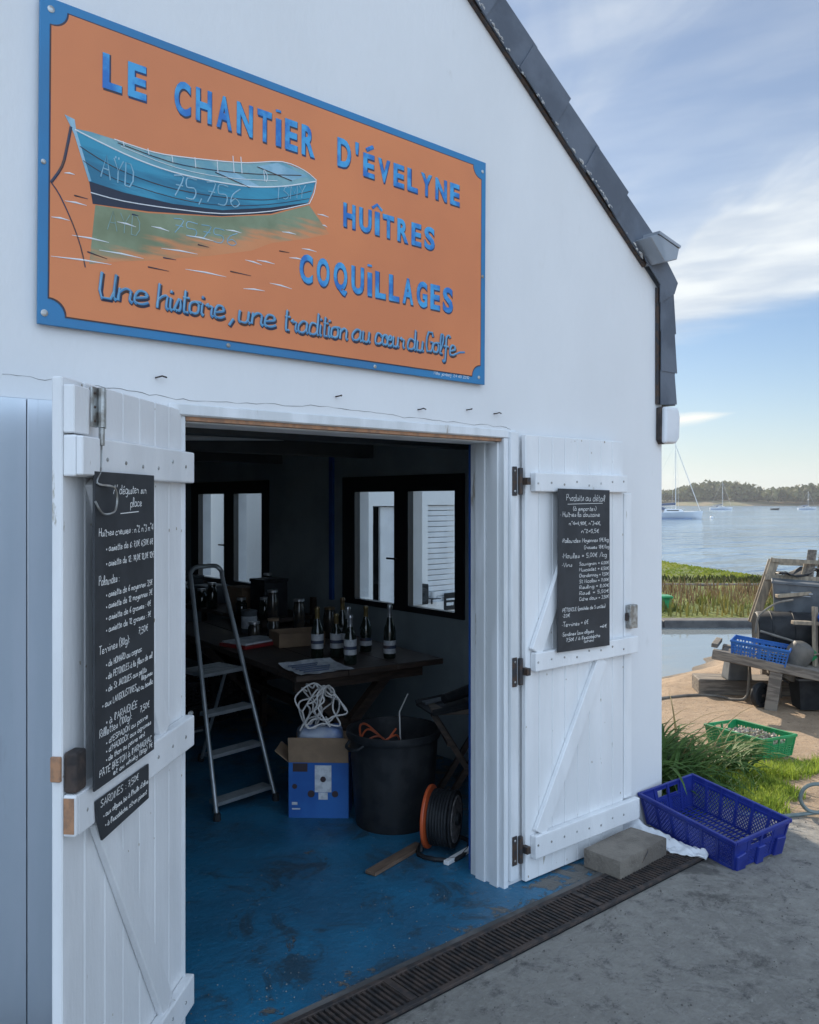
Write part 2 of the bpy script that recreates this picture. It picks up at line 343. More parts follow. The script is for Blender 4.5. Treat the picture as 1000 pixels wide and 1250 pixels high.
# ------------------------------------------------------------ terrain, yard, water
def sm(x, a, b):
    t = max(0., min(1., (x - a) / (b - a))); return t * t * (3 - 2 * t)
def tz(x, y):
    z = -.07 * (max(0., min(x, 7.2) - 4.3))
    f = y - (2.25 + .22 * (x - 7.5)) + .12 * math.sin(x * 2.1) + .05 * math.sin(y * 5 + x * 7)
    z -= sm(x, 6.6, 7.4) * min(max(0., f) * .34, 1.1) * (1 if f > 0 else 0)
    if x > 5: z += (mnoise.noise(Vector((x * 1.7, y * 1.7, 0))) * .02 + mnoise.noise(Vector((x * 6, y * 6, 3))) * .006) * sm(x, 5, 6)
    return z - .004
def custom(name):
    m = bpy.data.materials.new(name); m.use_nodes = True; t = m.node_tree; b = t.nodes['Principled BSDF']; L = t.links.new
    tc = nd(t, 'ShaderNodeTexCoord'); V = tc.outputs['Object']
    def noise(s, det=5, r=.6, dist=0.):
        n = nd(t, 'ShaderNodeTexNoise'); n.inputs['Scale'].default_value = s; n.inputs['Detail'].default_value = det
        n.inputs['Roughness'].default_value = r; n.inputs['Distortion'].default_value = dist; L(V, n.inputs['Vector']); return n.outputs[0]
    def rng(x, a, bb, lo=0., hi=1.):
        n = nd(t, 'ShaderNodeMapRange', interpolation_type='SMOOTHSTEP'); L(x, n.inputs[0])
        for i, v in ((1, a), (2, bb), (3, lo), (4, hi)): n.inputs[i].default_value = v
        return n.outputs[0]
    def mix(f, a, bb):
        n = nd(t, 'ShaderNodeMix', data_type='RGBA')
        L(f, n.inputs[0])
        for i, v in ((6, a), (7, bb)):
            if isinstance(v, tuple): n.inputs[i].default_value = v + (1,)
            else: L(v, n.inputs[i])
        return n.outputs[2]
    def op(o, a, bb=None, cl=False):
        n = nd(t, 'ShaderNodeMath', operation=o); n.use_clamp = cl
        for i, v in enumerate((a, bb)):
            if v is None: continue
            if isinstance(v, (int, float)): n.inputs[i].default_value = v
            else: L(v, n.inputs[i])
        return n.outputs[0]
    def axis(i):
        n = nd(t, 'ShaderNodeSeparateXYZ'); L(V, n.inputs[0]); return n.outputs[i]
    def bump(h, d):
        n = nd(t, 'ShaderNodeBump'); n.inputs['Distance'].default_value = d; L(h, n.inputs['Height']); L(n.outputs[0], b.inputs['Normal'])
    return m, t, b, L, noise, rng, mix, op, axis, bump
def yard_material():
    m, t, b, L, noise, rng, mix, op, axis, bump = custom('worn_concrete')
    c = mix(rng(noise(1.1), .35, .65), (.29, .278, .252), (.37, .352, .318))
    c = mix(rng(noise(13, 10, .78), .42, .66), c, (.42, .40, .365))
    c = mix(rng(noise(9, 10, .8, .3), .50, .68), c, (.125, .122, .118))
    c = mix(rng(noise(44, 4, .7), .52, .7), c, (.34, .33, .31))
    c = mix(op('MULTIPLY', rng(noise(1.7, 8, .74, .8), .545, .64), .75), c, (.09, .086, .08))
    c = mix(rng(noise(95, 2), .70, .74), c, (.34, .33, .31))
    # the slab gives way to sand and soil away from the shed
    edge = op('ADD', axis(0), op('MULTIPLY', noise(2.2, 5), 1.1))
    sand = rng(edge, 5.15, 5.65)
    s2 = mix(rng(noise(5, 6), .35, .7), (.42, .30, .195), (.33, .23, .145))
    s2 = mix(rng(noise(60, 3), .56, .7), s2, (.46, .37, .28))
    s2 = mix(rng(noise(26, 4), .62, .68), s2, (.15, .11, .075))
    wet = rng(axis(2), -.30, -.40)
    s2 = mix(wet, s2, (.14, .115, .09))
    L(mix(sand, c, s2), b.inputs['Base Color']); b.inputs['Roughness'].default_value = .85
    bump(op('ADD', op('MULTIPLY', noise(17, 10, .8), 1.6), op('MULTIPLY', noise(4, 4), 2.0)), .022)
    return m
YARD = yard_material()
# one ground sheet: fine grid near the shed, coarse skirts out to the far country
def ground_sheet():
    xs = [-300, -60, -15, -5, 0, 2, 3, 3.6, 4.0] + [4.2 + .1 * i for i in range(97)] + [14, 17, 22, 40]
    ys = [-300, -80, -25, -10, -5, -3] + [-2.4 + .1 * i for i in range(92)] + [7, 8, 10, 14, 30, 120]
    def hz(x, y):
        z = tz(x, y)
        far = max(sm(x, 10.5, 13), sm(x, 7, 9) * sm(y, 5, 9), sm(y, 14, 40))
        return z * (1 - far) + far * -1.6
    mb = MB(); nx = len(xs)
    mb.v = [(x, y, hz(x, y)) for y in ys for x in xs]
    mb.f = [(j * nx + i, j * nx + i + 1, (j + 1) * nx + i + 1, (j + 1) * nx + i) for j in range(len(ys) - 1) for i in range(nx - 1)]
    return struct('ground', mb, YARD, smooth=True)
ground_sheet()
def water_material(name, deep, scale, dist, rough):
    m, t, b, L, noise, rng, mix, op, axis, bump = custom(name)
    b.inputs['Base Color'].default_value = deep + (1,); b.inputs['Roughness'].default_value = rough; b.inputs['IOR'].default_value = 1.33
    tc = nd(t, 'ShaderNodeTexCoord'); mp = nd(t, 'ShaderNodeMapping'); mp.inputs['Rotation'].default_value = (0, 0, R(-40)); mp.inputs['Scale'].default_value = (.45, 1.0, 1)
    L(tc.outputs['Object'], mp.inputs[0])
    def nz(s, det):
        n = nd(t, 'ShaderNodeTexNoise'); n.inputs['Scale'].default_value = s; n.inputs['Detail'].default_value = det; L(mp.outputs[0], n.inputs['Vector']); return n.outputs[0]
    if scale < 1:
        L(mix(rng(nz(.06, 6), .42, .62), deep, tuple(v * 1.35 for v in deep)), b.inputs['Base Color'])
    bump(op('ADD', nz(scale, 5), op('MULTIPLY', nz(scale * .18, 3), 1.6)), dist)
    return m
SEAW = water_material('sea_water', (.15, .225, .30), .5, 1.0, .10)
PONDW = water_material('calm_water', (.22, .25, .26), 2.0, .010, .03)
def sheet(name, pts, z, m):
    mb = MB(); mb.add([(x, y, z) for x, y in pts], [tuple(range(len(pts)))]); return struct(name, mb, m)
sheet('sea', [(13.0, -400), (2500, -1500), (2500, 2500), (-600, 2500), (-40, 40), (13.0, 12)], -.8, SEAW)
sheet('inlet_water', [(6.9, 1.5), (9, .8), (15.5, -3.2), (20.4, -.7), (18.1, 1.3), (14.2, 4.65), (12.9, 5.75), (8.6, 9.4), (7, 9.4)], -.42, PONDW)

# the far bank: kerb, marsh turf, reeds
STONE = mat('old_stone', (.10, .10, .10), (.06, .06, .065), rough=.8, scale=3, bump=.01, bscale=14)
CURB_L = [(8.4, 9.45), (12.78, 5.69), (14.11, 4.55), (18.0, 1.22), (23, -3.05)]
mb = MB()
for a, b_ in zip(CURB_L, CURB_L[1:]): mb.beam((a[0], a[1], -.55), (b_[0], b_[1], -.55), .38, .50)
tag(mk('quay_kerb', mb, STONE, bevel=.02), 'low dark stone kerb along the far side of the inlet', 'kerb')
def marsh_material():
    m, t, b, L, noise, rng, mix, op, axis, bump = custom('marsh_turf')
    c = mix(rng(noise(.5, 5), .35, .65), (.115, .165, .02), (.20, .23, .035))
    c = mix(rng(noise(6, 5), .45, .7), c, (.06, .085, .015))
    L(c, b.inputs['Base Color']); b.inputs['Roughness'].default_value = .9; bump(noise(9, 6, .7), .12); return m
MARSH = marsh_material()
near = [(8.6, 9.63), (12.96, 5.89), (14.29, 4.75), (18.2, 1.4), (23.2, -2.9)]
far_ = [(31, -1), (23.0, 2.0), (20.6, 5.0), (20.8, 6.6), (21.9, 8.6), (23.3, 10.8), (25.4, 14.0), (30, 20), (37, 32)]
mud = mat('mud', (.16, .13, .09), (.10, .085, .06), rough=.9, scale=2, bump=.02, bscale=8)
def marsh_sheet():
    mb = MB(); n = 26; rows = 14
    def along(P, t):
        L_ = [0.]
        for a, b_ in zip(P, P[1:]): L_.append(L_[-1] + math.dist(a, b_))
        d = t * L_[-1]
        for i in range(len(P) - 1):
            if d <= L_[i + 1] + 1e-9:
                u = (d - L_[i]) / (L_[i + 1] - L_[i]); return (P[i][0] + (P[i + 1][0] - P[i][0]) * u, P[i][1] + (P[i + 1][1] - P[i][1]) * u)
        return P[-1]
    A = list(reversed(near)); 
    for j in range(rows + 1):
        v = j / rows
        for i in range(n + 1):
            a = along(A, i / n); b_ = along(far_, i / n)
            x = a[0] + (b_[0] - a[0]) * v; y = a[1] + (b_[1] - a[1]) * v
            z = -.36 + .07 * sm(x * .651 + (y + 2.6) * .759, 21, 22.2) + .5 * mnoise.noise(Vector((x * .6, y * .6, 0))) * .05
            if j == rows: z = -1.1
            mb.v.append((x, y, z))
    mb.f = [(j * (n + 1) + i, j * (n + 1) + i + 1, (j + 1) * (n + 1) + i + 1, (j + 1) * (n + 1) + i) for j in range(rows) for i in range(n)]
    struct('marsh', mb, MARSH, smooth=True)
    return along, A
ALONG, NEAR_R = marsh_sheet()
def blades(mb, x, y, z, h, wd, lean, az, curl=.5, seg=3):
    dx, dy = math.cos(az), math.sin(az); px, py = -dy * wd / 2, dx * wd / 2; base = len(mb.v)
    for k in range(seg + 1):
        t = k / seg; o = lean * h * (t ** (1 + curl)); zz = h * (t - curl * .35 * lean * t * t * t); ww = 1 - t ** 2 * .95
        mb.v.append((x + dx * o - px * ww, y + dy * o - py * ww, z + zz)); mb.v.append((x + dx * o + px * ww, y + dy * o + py * ww, z + zz))
    for k in range(seg): mb.f.append((base + 2 * k, base + 2 * k + 1, base + 2 * k + 3, base + 2 * k + 2))
def leafmat(name, a, b2, sc=3., tr=.35):
    m, t, b, L, noise, rng, mix, op, axis, bump = custom(name)
    c = mix(rng(noise(sc, 4), .35, .65), a, b2); L(c, b.inputs['Base Color']); b.inputs['Roughness'].default_value = .65; b.inputs['Specular IOR Level'].default_value = .25
    o = t.nodes['Material Output']; tl = nd(t, 'ShaderNodeBsdfTranslucent'); L(c, tl.inputs[0]); ms = nd(t, 'ShaderNodeMixShader'); ms.inputs[0].default_value = tr
    L(b.outputs[0], ms.inputs[1]); L(tl.outputs[0], ms.inputs[2]); L(ms.outputs[0], o.inputs[0]); return m
DRY = leafmat('dry_reeds', (.135, .09, .05), (.20, .145, .075), 1.5)
REED = leafmat('green_reeds', (.10, .125, .03), (.20, .17, .05), 1.0)
rd = MB(); rg = MB(); rk = MB()
for i in range(13000):
    t = random.uniform(.22, .95); v = random.random(); a = ALONG(NEAR_R, t); b_ = ALONG(far_, t); f = v * .8 + .02
    x = a[0] + (b_[0] - a[0]) * f; y = a[1] + (b_[1] - a[1]) * f; d = x * .651 + (y + 2.6) * .759
    v = (d - 14.9) / 7.2 + .0
    if v > 1.02: continue
    cl = mnoise.noise(Vector((x * .9, y * .9, 5))) * .5 + .5
    if v < .34 * cl + .15: blades(rg, x, y, -.36, random.uniform(.12, .30) * (.3 + 1.5 * cl), .035, random.uniform(.1, .5), random.uniform(0, 6.3), seg=2)
    elif v < .74: blades(rd, x, y, -.36, random.uniform(.14, .30) * (.45 + 1.1 * cl), .026, random.uniform(.1, .45), random.uniform(0, 6.3), seg=2)
    elif v > .87: blades(rk, x, y, -.31, random.uniform(.08, .17), .06, random.uniform(.2, .6), random.uniform(0, 6.3), seg=2)
tag(mk('dry_reeds', rd, DRY), 'brown dry reeds behind the inlet kerb', 'reeds', kind='stuff')
tag(mk('green_reeds', rg, REED), 'yellow green reeds along the inlet kerb', 'reeds', kind='stuff')
tag(mk('dark_rushes', rk, leafmat('rushes', (.035, .05, .015), (.06, .07, .02))), 'dark rushes along the edge of the bright marsh turf', 'rushes', kind='stuff')
tg = MB()
for i in range(9000):
    t = random.uniform(.2, .97); f = random.uniform(.3, .97); a = ALONG(NEAR_R, t); b_ = ALONG(far_, t)
    x = a[0] + (b_[0] - a[0]) * f; y = a[1] + (b_[1] - a[1]) * f
    if x * .651 + (y + 2.6) * .759 < 22.1: continue
    blades(tg, x, y, -.29, random.uniform(.02, .06), .08, random.uniform(.1, .7), random.uniform(0, 6.3), seg=1)
tag(mk('marsh_grass', tg, leafmat('marsh_blades', (.17, .23, .03), (.27, .30, .05), .5)), 'short bright green marsh grass beside the sea', 'grass', kind='stuff')

# far shore with its wood
SHORE = mat('far_shore_earth', (.20, .15, .09), (.10, .11, .05), rough=.9, scale=.05, thr=(.4, .6))
def shore_pt(px, d):     # bearing given as a slope to the right of the view axis
    return (.759 * px * d + .651 * d, -.651 * px * d + .759 * d - 2.6)
mb = MB(); n = 90
for i in range(n + 1):
    s = -.15 + 1.35 * i / n; dd = 470 + 30 * math.sin(s * 7) + 12 * math.sin(s * 31)
    for k, (off, z) in enumerate(((0, -1.2), (4, -.4), (14, .7 + .5 * math.sin(s * 23)), (60, 3.0), (200, 6.0), (500, 4.0))):
        x, y = shore_pt(s, dd + off); mb.v.append((x, y, z))
mb.f = [(i * 6 + k, i * 6 + k + 1, (i + 1) * 6 + k + 1, (i + 1) * 6 + k) for i in range(n) for k in range(5)]
struct('far_shore', mb, SHORE, smooth=True)
wd_ = MB()
def clump(mb, c, r, n, sz):
    for k in range(n):
        while True:
            p = Vector((random.uniform(-1, 1), random.uniform(-1, 1), random.uniform(-.8, 1)))
            if .3 < p.length < 1: break
        q = Vector(c) + Vector((p.x * r[0], p.y * r[0], p.z * r[1]))
        a = Vector((random.gauss(0, 1), random.gauss(0, 1), random.gauss(0, 1))).normalized(); b_ = a.orthogonal().normalized(); e = a.cross(b_)
        s = sz * random.uniform(.6, 1.4)
        mb.add([q - b_ * s - e * s * .5, q + b_ * s - e * s, q + b_ * s * .7 + e * s, q - b_ * s * .8 + e * s * .8], [(0, 1, 2, 3)])
for i in range(640):
    s = random.uniform(.2, .62) if i < 420 else random.choice((random.uniform(.0, .2), random.uniform(.62, .8))); dd = 470 + 30 * math.sin(s * 7) + random.uniform(16, 90)
    x, y = shore_pt(s, dd); hh = random.uniform(2.7, 5.4) * (1 + .30 * math.sin(s * 40) + .25 * math.sin(s * 17 + 1)); r = random.uniform(3.0, 6.5)
    clump(wd_, (x, y, 2.5 + hh * .75), (r, hh * .85), 60, 1.15)
tag(mk('far_wood', wd_, leafmat('far_foliage', (.075, .09, .04), (.13, .135, .065), .08, .3)), 'dark broadleaf wood along the far shore', 'wood', kind='stuff')

# ------------------------------------------------------------ the shed
B = thing('oyster_shed', 'white rendered gabled shed with slate verge and open plank doors', 'building', (0, 0, 0))
ANG = math.atan(.711); RX, RZ = 1.26, 4.79
front = [(-1.5, -.3), (1.235, -.3), (1.235, 2.0), (2.80, 2.0), (2.80, -.3), (4.02, -.3), (4.02, 2.835), (RX, RZ), (-1.5, 2.835)]
mk('front_wall', MB().plate(front, 0, .2), WALL, B)
def holed(y0, y1, z0, z1, holes, x0, x1):
    mb = MB(); cur = y0
    for a, b_, c, d in sorted(holes):
        mb.box(x0, x1, cur, a, z0, z1); mb.box(x0, x1, a, b_, z0, c); mb.box(x0, x1, a, b_, d, z1); cur = b_
    mb.box(x0, x1, cur, y1, z0, z1); return mb
HOLES = [(1.388, 2.725, .944, 1.904), (3.82, 5.28, .944, 1.904)]
mk('side_wall', holed(.2, 7.0, -.5, 2.86, HOLES, 3.96, 4.02), WALL, B)
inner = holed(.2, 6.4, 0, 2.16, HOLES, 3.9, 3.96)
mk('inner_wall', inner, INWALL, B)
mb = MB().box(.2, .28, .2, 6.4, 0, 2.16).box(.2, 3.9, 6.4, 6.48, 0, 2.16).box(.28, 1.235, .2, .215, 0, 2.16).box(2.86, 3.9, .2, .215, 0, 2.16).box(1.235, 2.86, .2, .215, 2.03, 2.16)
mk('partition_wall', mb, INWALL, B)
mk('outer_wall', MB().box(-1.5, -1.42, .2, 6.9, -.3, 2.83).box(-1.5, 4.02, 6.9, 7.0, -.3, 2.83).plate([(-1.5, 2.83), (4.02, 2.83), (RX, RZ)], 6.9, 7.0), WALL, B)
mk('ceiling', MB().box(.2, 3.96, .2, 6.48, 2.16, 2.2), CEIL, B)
mb = MB()
for y in (1.1, 2.35, 3.6): mb.box(.28, 3.9, y, y + .12, 2.04, 2.16)
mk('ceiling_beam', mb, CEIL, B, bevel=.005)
mk('blue_corner_board', MB().box(3.84, 3.9, .216, .30, .0, 2.14).box(2.80, 2.86, .201, .24, 0, 2.0), BLUETRIM, B)
mk('conduit', MB().box(3.875, 3.9, 1.26, 1.30, .75, 2.14).box(3.875, 3.9, 2.85, 2.89, .95, 2.14), BLUETRIM, B)
for sgn, nm in ((1, 'roof'), (-1, 'roof')):
    X = lambda x: RX + sgn * (x - RX)
    pts = [(X(RX), RZ + .003), (X(3.99), 2.86), (X(4.07), 2.90), (X(4.07), 2.95), (X(RX), RZ + .2)]
    mk(nm, MB().plate(pts, .002, 7.1), SLATE, B)
# verge slates along the rake, then down the corner
mb = MB(); e = Vector((-math.cos(ANG), math.sin(ANG))); nrm = Vector((math.sin(ANG), math.cos(ANG))); b0 = Vector((3.80, 2.984))
i = 0; s0 = 0.
while s0 < 3.15:
    Lr = .31; wj = .165 + random.uniform(-.004, .004); wo = wj + .014
    p = [b0 + e * s0 + nrm * -.004, b0 + e * (s0 + Lr) + nrm * -.001, b0 + e * (s0 + Lr) + nrm * wj, b0 + e * s0 + nrm * wo]
    y = -.022 - (i % 2) * .007
    mb.plate([tuple(q) for q in p], y, y - .006); s0 += .285; i += 1
mb.plate([(3.81, 2.983), (3.905, 3.107), (4.118, 2.905), (4.085, 2.84), (3.952, 2.775), (3.952, 2.872)], -.038, -.032)
for k, (zt, zb) in enumerate(((2.85, 2.628), (2.632, 2.415), (2.42, 2.235))):
    xo = 4.085 + .004 * k; mb.plate([(3.968, zb), (xo + .028, zb + (.012 if k == 2 else 0)), (xo + .004, zt), (3.968, zt)], -.030 - .004 * (k % 2), -.024 - .004 * (k % 2))
mk('verge_slates', mb, SLATE, B)
mb = MB()
for k, (zt, zb) in enumerate(((2.87, 2.62), (2.64, 2.41), (2.43, 2.24))): mb.plate([(4.022, zb), (4.112 + .003 * k, zb), (4.075 + .003 * k, zt), (4.022, zt)], -.022, 7.0)
mk('side_cladding', mb, SLATE, B)
mb = MB()
for k in range(400):
    s0 = random.uniform(0, 3.1); cl = mnoise.noise(Vector((s0 * 3.1, 2, 0)))
    if cl < -.02 and random.random() < .8: continue
    q = b0 + e * s0 + nrm * (random.uniform(-.008, .006) + max(0, cl) * .02); r = random.uniform(.0015, .0058)
    l_ = r * random.uniform(.8, 3.2); mb.tube([(q.x - e.x * l_, -.033, q.y - e.y * l_), (q.x, -.034, q.y + r * .3), (q.x + e.x * l_, -.033, q.y + e.y * l_)], [r * .4, r * .9, r * .3], n=5)
mk('verge_mortar', mb, MORTAR, B)
mk('verge_shadow_strip', MB().plate([tuple(b0 + e * -.05 + nrm * -.009), tuple(b0 + e * 3.15 + nrm * -.009), tuple(b0 + e * 3.15 + nrm * .1), tuple(b0 + e * -.05 + nrm * .1)], -.021, -.001).box(3.957, 4.02, -.02, -.001, 2.24, 2.86), IRON, B)  # dark strip laid in as the shadow line along the slate edges
g = mk('gutter', MB().plate([(3.735, 3.06), (3.795, 3.085), (3.83, 3.085), (4.0, 3.05), (3.98, 2.99), (3.867, 2.955)], -.12, 7.1), ZINC, B, bevel=.004)
mk('gutter_lip', MB().plate([(3.805, 3.088), (3.81, 3.105), (4.008, 3.066), (4.002, 3.052)], -.125, 7.1), ZINC, g)
# cladding panel on the facade left of the doorway
mb = MB()
x0 = -.9795
while x0 < .83:
    mb.box(x0, min(x0 + .2455, .845), -.03, -.002, 0.0, 2.016); x0 += .2485
mk('cladding_panel', mb, PANEL, B, bevel=.0015)
# door frame
mk('door_frame', MB().box(1.235, 1.263, .0, .2, 0, 2.0), FRAME, B, bevel=.003)
mk('door_frame', MB().box(2.772, 2.80, -.012, .2, 0, 2.0).box(2.760, 2.772, .018, .07, 0, 1.985).box(2.756, 2.772, .095, .155, 0, 1.985).box(2.801, 2.852, -.026, -.001, .03, 2.03), FRAME, B, bevel=.003)
mk('door_head', MB().box(1.235, 2.80, .035, .2, 1.982, 1.999).box(1.2, 2.853, -.012, -.001, 2.002, 2.038), FRAME, B, bevel=.003)
mk('head_edge', MB().box(1.264, 2.77, .002, .034, 1.986, 1.999), RAWWOOD, B)
# hairline crack and old hooks over the doorway
def crack(pts, r, seedv):
    rnd = random.Random(seedv); out = []
    for a, b_ in zip(pts, pts[1:]):
        for k in range(14):
            t = k / 14; out.append((a[0] + (b_[0] - a[0]) * t, -.0005, a[1] + (b_[1] - a[1]) * t + rnd.uniform(-.004, .004)))
    return MB().tube(out, [r * rnd.uniform(.3, 1.2) for _ in out], n=4)
mk('wall_crack', crack([(.70, 2.085), (.975, 2.073), (1.30, 2.05), (1.83, 2.072), (2.23, 2.055), (2.80, 2.05), (2.87, 2.02)], .0011, 3), mat('crack_grey', (.22, .22, .22), rough=.9), B)
for (x, z, hk) in ((1.159, 2.116, 1), (1.866, 2.112, 0), (2.274, 2.092, 1), (2.718, 2.105, 1), (2.55, 2.11, 0)):
    h = MB().tube([(x, .0, z), (x, -.018, z), (x + .012, -.022, z + .004), (x + (.03 if hk else .014), -.016, z + .002)], .0026, n=6)
    mk('wall_hook', h, RUST, B)
# windows
def window(y0, y1, panes):
    mb = MB(); z0, z1 = .944, 1.904; pz = (.985, 1.79)
    p = sorted(panes)
    mb.box(3.885, 3.935, y0, p[0][0], z0, z1).box(3.885, 3.935, p[0][1], p[1][0], z0, z1).box(3.885, 3.935, p[1][1], y1, z0, z1)
    for a, b_ in p: mb.box(3.885, 3.935, a, b_, z0, pz[0]).box(3.885, 3.935, a, b_, pz[1], z1)
    f = mk('window', mb, WINFR, B)
    for a, b_ in p: mk('pane', MB().box(3.908, 3.912, a, b_, *pz), PANE, f)
    mk('handle', MB().box(3.865, 3.885, p[1][0] - .05, p[1][0] - .03, 1.3, 1.32).box(3.85, 3.866, p[1][0] - .05, p[1][0] + .05, 1.305, 1.318), BLACKPL, f, bevel=.003)
    mk('reveal', MB().box(3.936, 4.0, y1 - .012, y1 - .001, z0 + .001, z1 - .001).box(3.936, 4.02, p[0][1] + .001, p[0][1] + .014, pz[0], pz[1]).box(3.936, 4.02, p[1][1] + .001, p[1][1] + .014, pz[0], pz[1]), WHITEPL, f)
window(1.388, 2.725, [(1.473, 1.947), (2.10, 2.567)])
window(3.82, 5.28, [(3.928, 4.42), (4.61, 5.124)])

# plank doors, built flat: x from the hinge, outward face at y = sg * b
def plank_door(W, sg, loc, rz, right):
    D = sub('door', B, loc, rz)
    def bx(mb, x0, x1, b0_, b1_, z0, z1): return mb.box(x0, x1, min(sg * b0_, sg * b1_), max(sg * b0_, sg * b1_), z0, z1)
    mb = MB(); n = 8 if right else 7; pw = W / n
    for i in range(n): bx(mb, i * pw + .0006, (i + 1) * pw - .0006, -.028, random.uniform(-.0006, .0006), .02 if not right else .012, 2.02)
    mk('boards', mb, PAINT, D, bevel=.0035)
    rails = [(1.78, 1.88), (.917, 1.017), (.065, .165)] if not right else [(1.764, 1.849), (.955, 1.040), (.114, .218)]
    xr = (-.025, W) if not right else (.03, W + .08)
    for k, (a, b_) in enumerate(rails):
        x1 = xr[1] + (.012 if (right and k == 2) else 0) - (.09 if right and k == 0 else 0)
        mk('rail', bx(MB(), xr[0], x1, .001, .034, a, b_), PAINT, D, bevel=.005, seg=2)
        nb = MB()
        for i in range(n):
            x = (i + .5) * pw
            zc = (a + b_) / 2 + random.uniform(-.012, .012)
            nb.lathe([(.0058, 0), (.005, .003), (0, .0045)], 8, M=Matrix.Translation((x, sg * .033, zc)) @ Matrix.Rotation(-sg * math.pi / 2, 4, 'X'))
        mk('nails', nb, GALV, D)
    def brace(p, q, wd):
        p, q = Vector(p), Vector(q); d = (q - p).normalized(); nn = Vector((-d.y, d.x)) * wd / 2
        return MB().plate([tuple(p + nn), tuple(q + nn), tuple(q - nn), tuple(p - nn)], sg * .001, sg * .024)
    for p, q in (([(.60, .916), (.165, .166)], [(.62, 1.779), (.18, 1.018)]) if not right else ([(.53, .954), (.075, .219)], [(.43, 1.763), (.05, 1.041)])):
        mk('brace', brace(p, q, .075), PAINT, D, bevel=.003)
    ch = MB(); rn = random.Random(31 if right else 17)
    for k in range(44):
        edge = rn.random()
        if edge < .45: x = rn.randint(0, n) * pw + rn.gauss(0, .004); z = rn.uniform(.03, 2.0)
        elif edge < .75: x = rn.uniform(0, W); z = rn.choice((.03, .05, 2.005, .04)) + rn.uniform(-.008, .008)
        else: x = rn.uniform(0, W); z = rn.uniform(.03, 2.)
        if any(a - .01 < z < b_ + .01 for a, b_ in rails): continue
        x = min(W - .004, max(.004, x)); r = rn.uniform(.0012, .0042); pts = []
        for q in range(6): a_ = q * 1.047 + rn.uniform(-.3, .3); rr = r * rn.uniform(.5, 1.2); pts.append((x + rr * math.cos(a_), z + rr * math.sin(a_) * 1.7))
        ch.plate(pts, sg * .0011, sg * .0004)
    mk('paint_chips', ch, CHIP, D)
    return D, bx
CHIP = mat('bare_patch', (.42, .38, .32), (.30, .24, .18), rough=.9, scale=40)
DL, bx = plank_door(.755, 1, (1.249, 0, 0), math.atan2(-.680, -.732), False)
mk('end_block', bx(bx(MB(), .68, .755, .001, .030, 1.884, 2.0), .667, .7555, .0345, .052, 1.783, 1.877), PAINT, DL, bevel=.003)
mk('broken_end', bx(MB(), .668, .742, .0345, .036, .92, 1.012), PAINT, DL)
mk('raw_edge', bx(MB(), .7555, .757, .004, .03, .925, 1.01), RAWWOOD, DL)
bp = MB(); bx(bp, .612, .640, .036, .041, 1.905, 2.005); bx(bp, .648, .679, .031, .036, 1.905, 2.005)
bp.tube([(.644, .044, 1.905), (.644, .044, 2.005)], .010, n=10); bp.tube([(.644, .044, 1.86), (.644, .044, 1.905)], .0075, n=10)
mk('bolt', bp, GALV, DL, bevel=.001)
sc_ = MB()
for x in (.626, .664):
    for z in (1.92, 1.955, 1.99): sc_.lathe([(.004, 0), (.003, .002), (0, .003)], 8, M=Matrix.Translation((x, .041 if x < .64 else .036, z)) @ Matrix.Rotation(-math.pi / 2, 4, 'X'))
mk('bolt_screws', sc_, IRON, DL)
mk('wire_hook', MB().tube(smoothpts([(.645, .044, 1.86), (.66, .05, 1.80), (.690, .055, 1.765), (.63, .066, 1.757), (.612, .068, 1.74), (.612, .068, 1.71), (.63, .068, 1.692), (.675, .062, 1.69), (.70, .055, 1.72)], 5), .0028, n=6), GALV, DL, smooth=True)
mk('lock', bx(MB(), .700, .752, .001, .034, 1.02, 1.118), RUST, DL, bevel=.007, seg=3)
mk('lock_keeper', MB().box(.7555, .765, -.026, .0, 1.05, 1.11), RAWWOOD, DL, bevel=.002)
for z in (1.79, .98): mk('gate_stud', MB().lathe([(.007, 0), (.007, .012), (0, .014)], 10, M=Matrix.Translation((-.025, .018, z + .04)) @ Matrix.Rotation(-math.pi / 2, 4, 'Y')), GALV, DL)
DR, bx = plank_door(.725, -1, (2.882, -.04, 0), R(-.6), True)
mk('cover_strip', bx(MB(), .727, .79, -.02, .004, .225, 1.76), PAINT, DR, bevel=.003)
lk = bx(MB(), .735, .80, .005, .035, 1.08, 1.20)
lo = mk('lock', lk, GALV, DR, bevel=.006, seg=2)
mk('latch_bolt', bx(bx(MB(), .725, .737, .008, .024, 1.12, 1.16), .801, .815, .01, .022, 1.13, 1.15), RUST, DR, bevel=.003)
for zc in (1.81, .96, .165):
    hg = MB().box(2.806, 2.836, -.032, -.027, zc - .065, zc + .065).tube([(2.852, -.036, zc - .06), (2.852, -.036, zc + .06)], .011, n=10).box(2.86, 2.884, -.070, -.034, zc - .016, zc + .016)
    h = mk('hinge', hg, IRON, B, bevel=.002)
    mk('screws', MB().lathe([(.006, 0), (0, .004)], 8, M=Matrix.Translation((2.822, -.032, zc + .045)) @ Matrix.Rotation(math.pi / 2, 4, 'X')).lathe([(.006, 0), (0, .004)], 8, M=Matrix.Translation((2.822, -.032, zc - .045)) @ Matrix.Rotation(math.pi / 2, 4, 'X')), GALV, h)

wb = thing('wall_box', 'weathered white box fixed at the wall corner under the slates', 'wall box', (4.05, 0, 2.03))
mk('cover', MB().plate([(-.075, .0), (.03, .0), (.062, .03), (.068, .15), (.050, .195), (-.07, .195)], -.055, .13), WHITEPL, wb, bevel=.02, seg=3)
mk('back_plate', MB().plate([(-.088, .02), (-.070, -.004), (-.050, -.004), (-.050, .198), (-.085, .19)], -.030, -.004), RUST, wb)

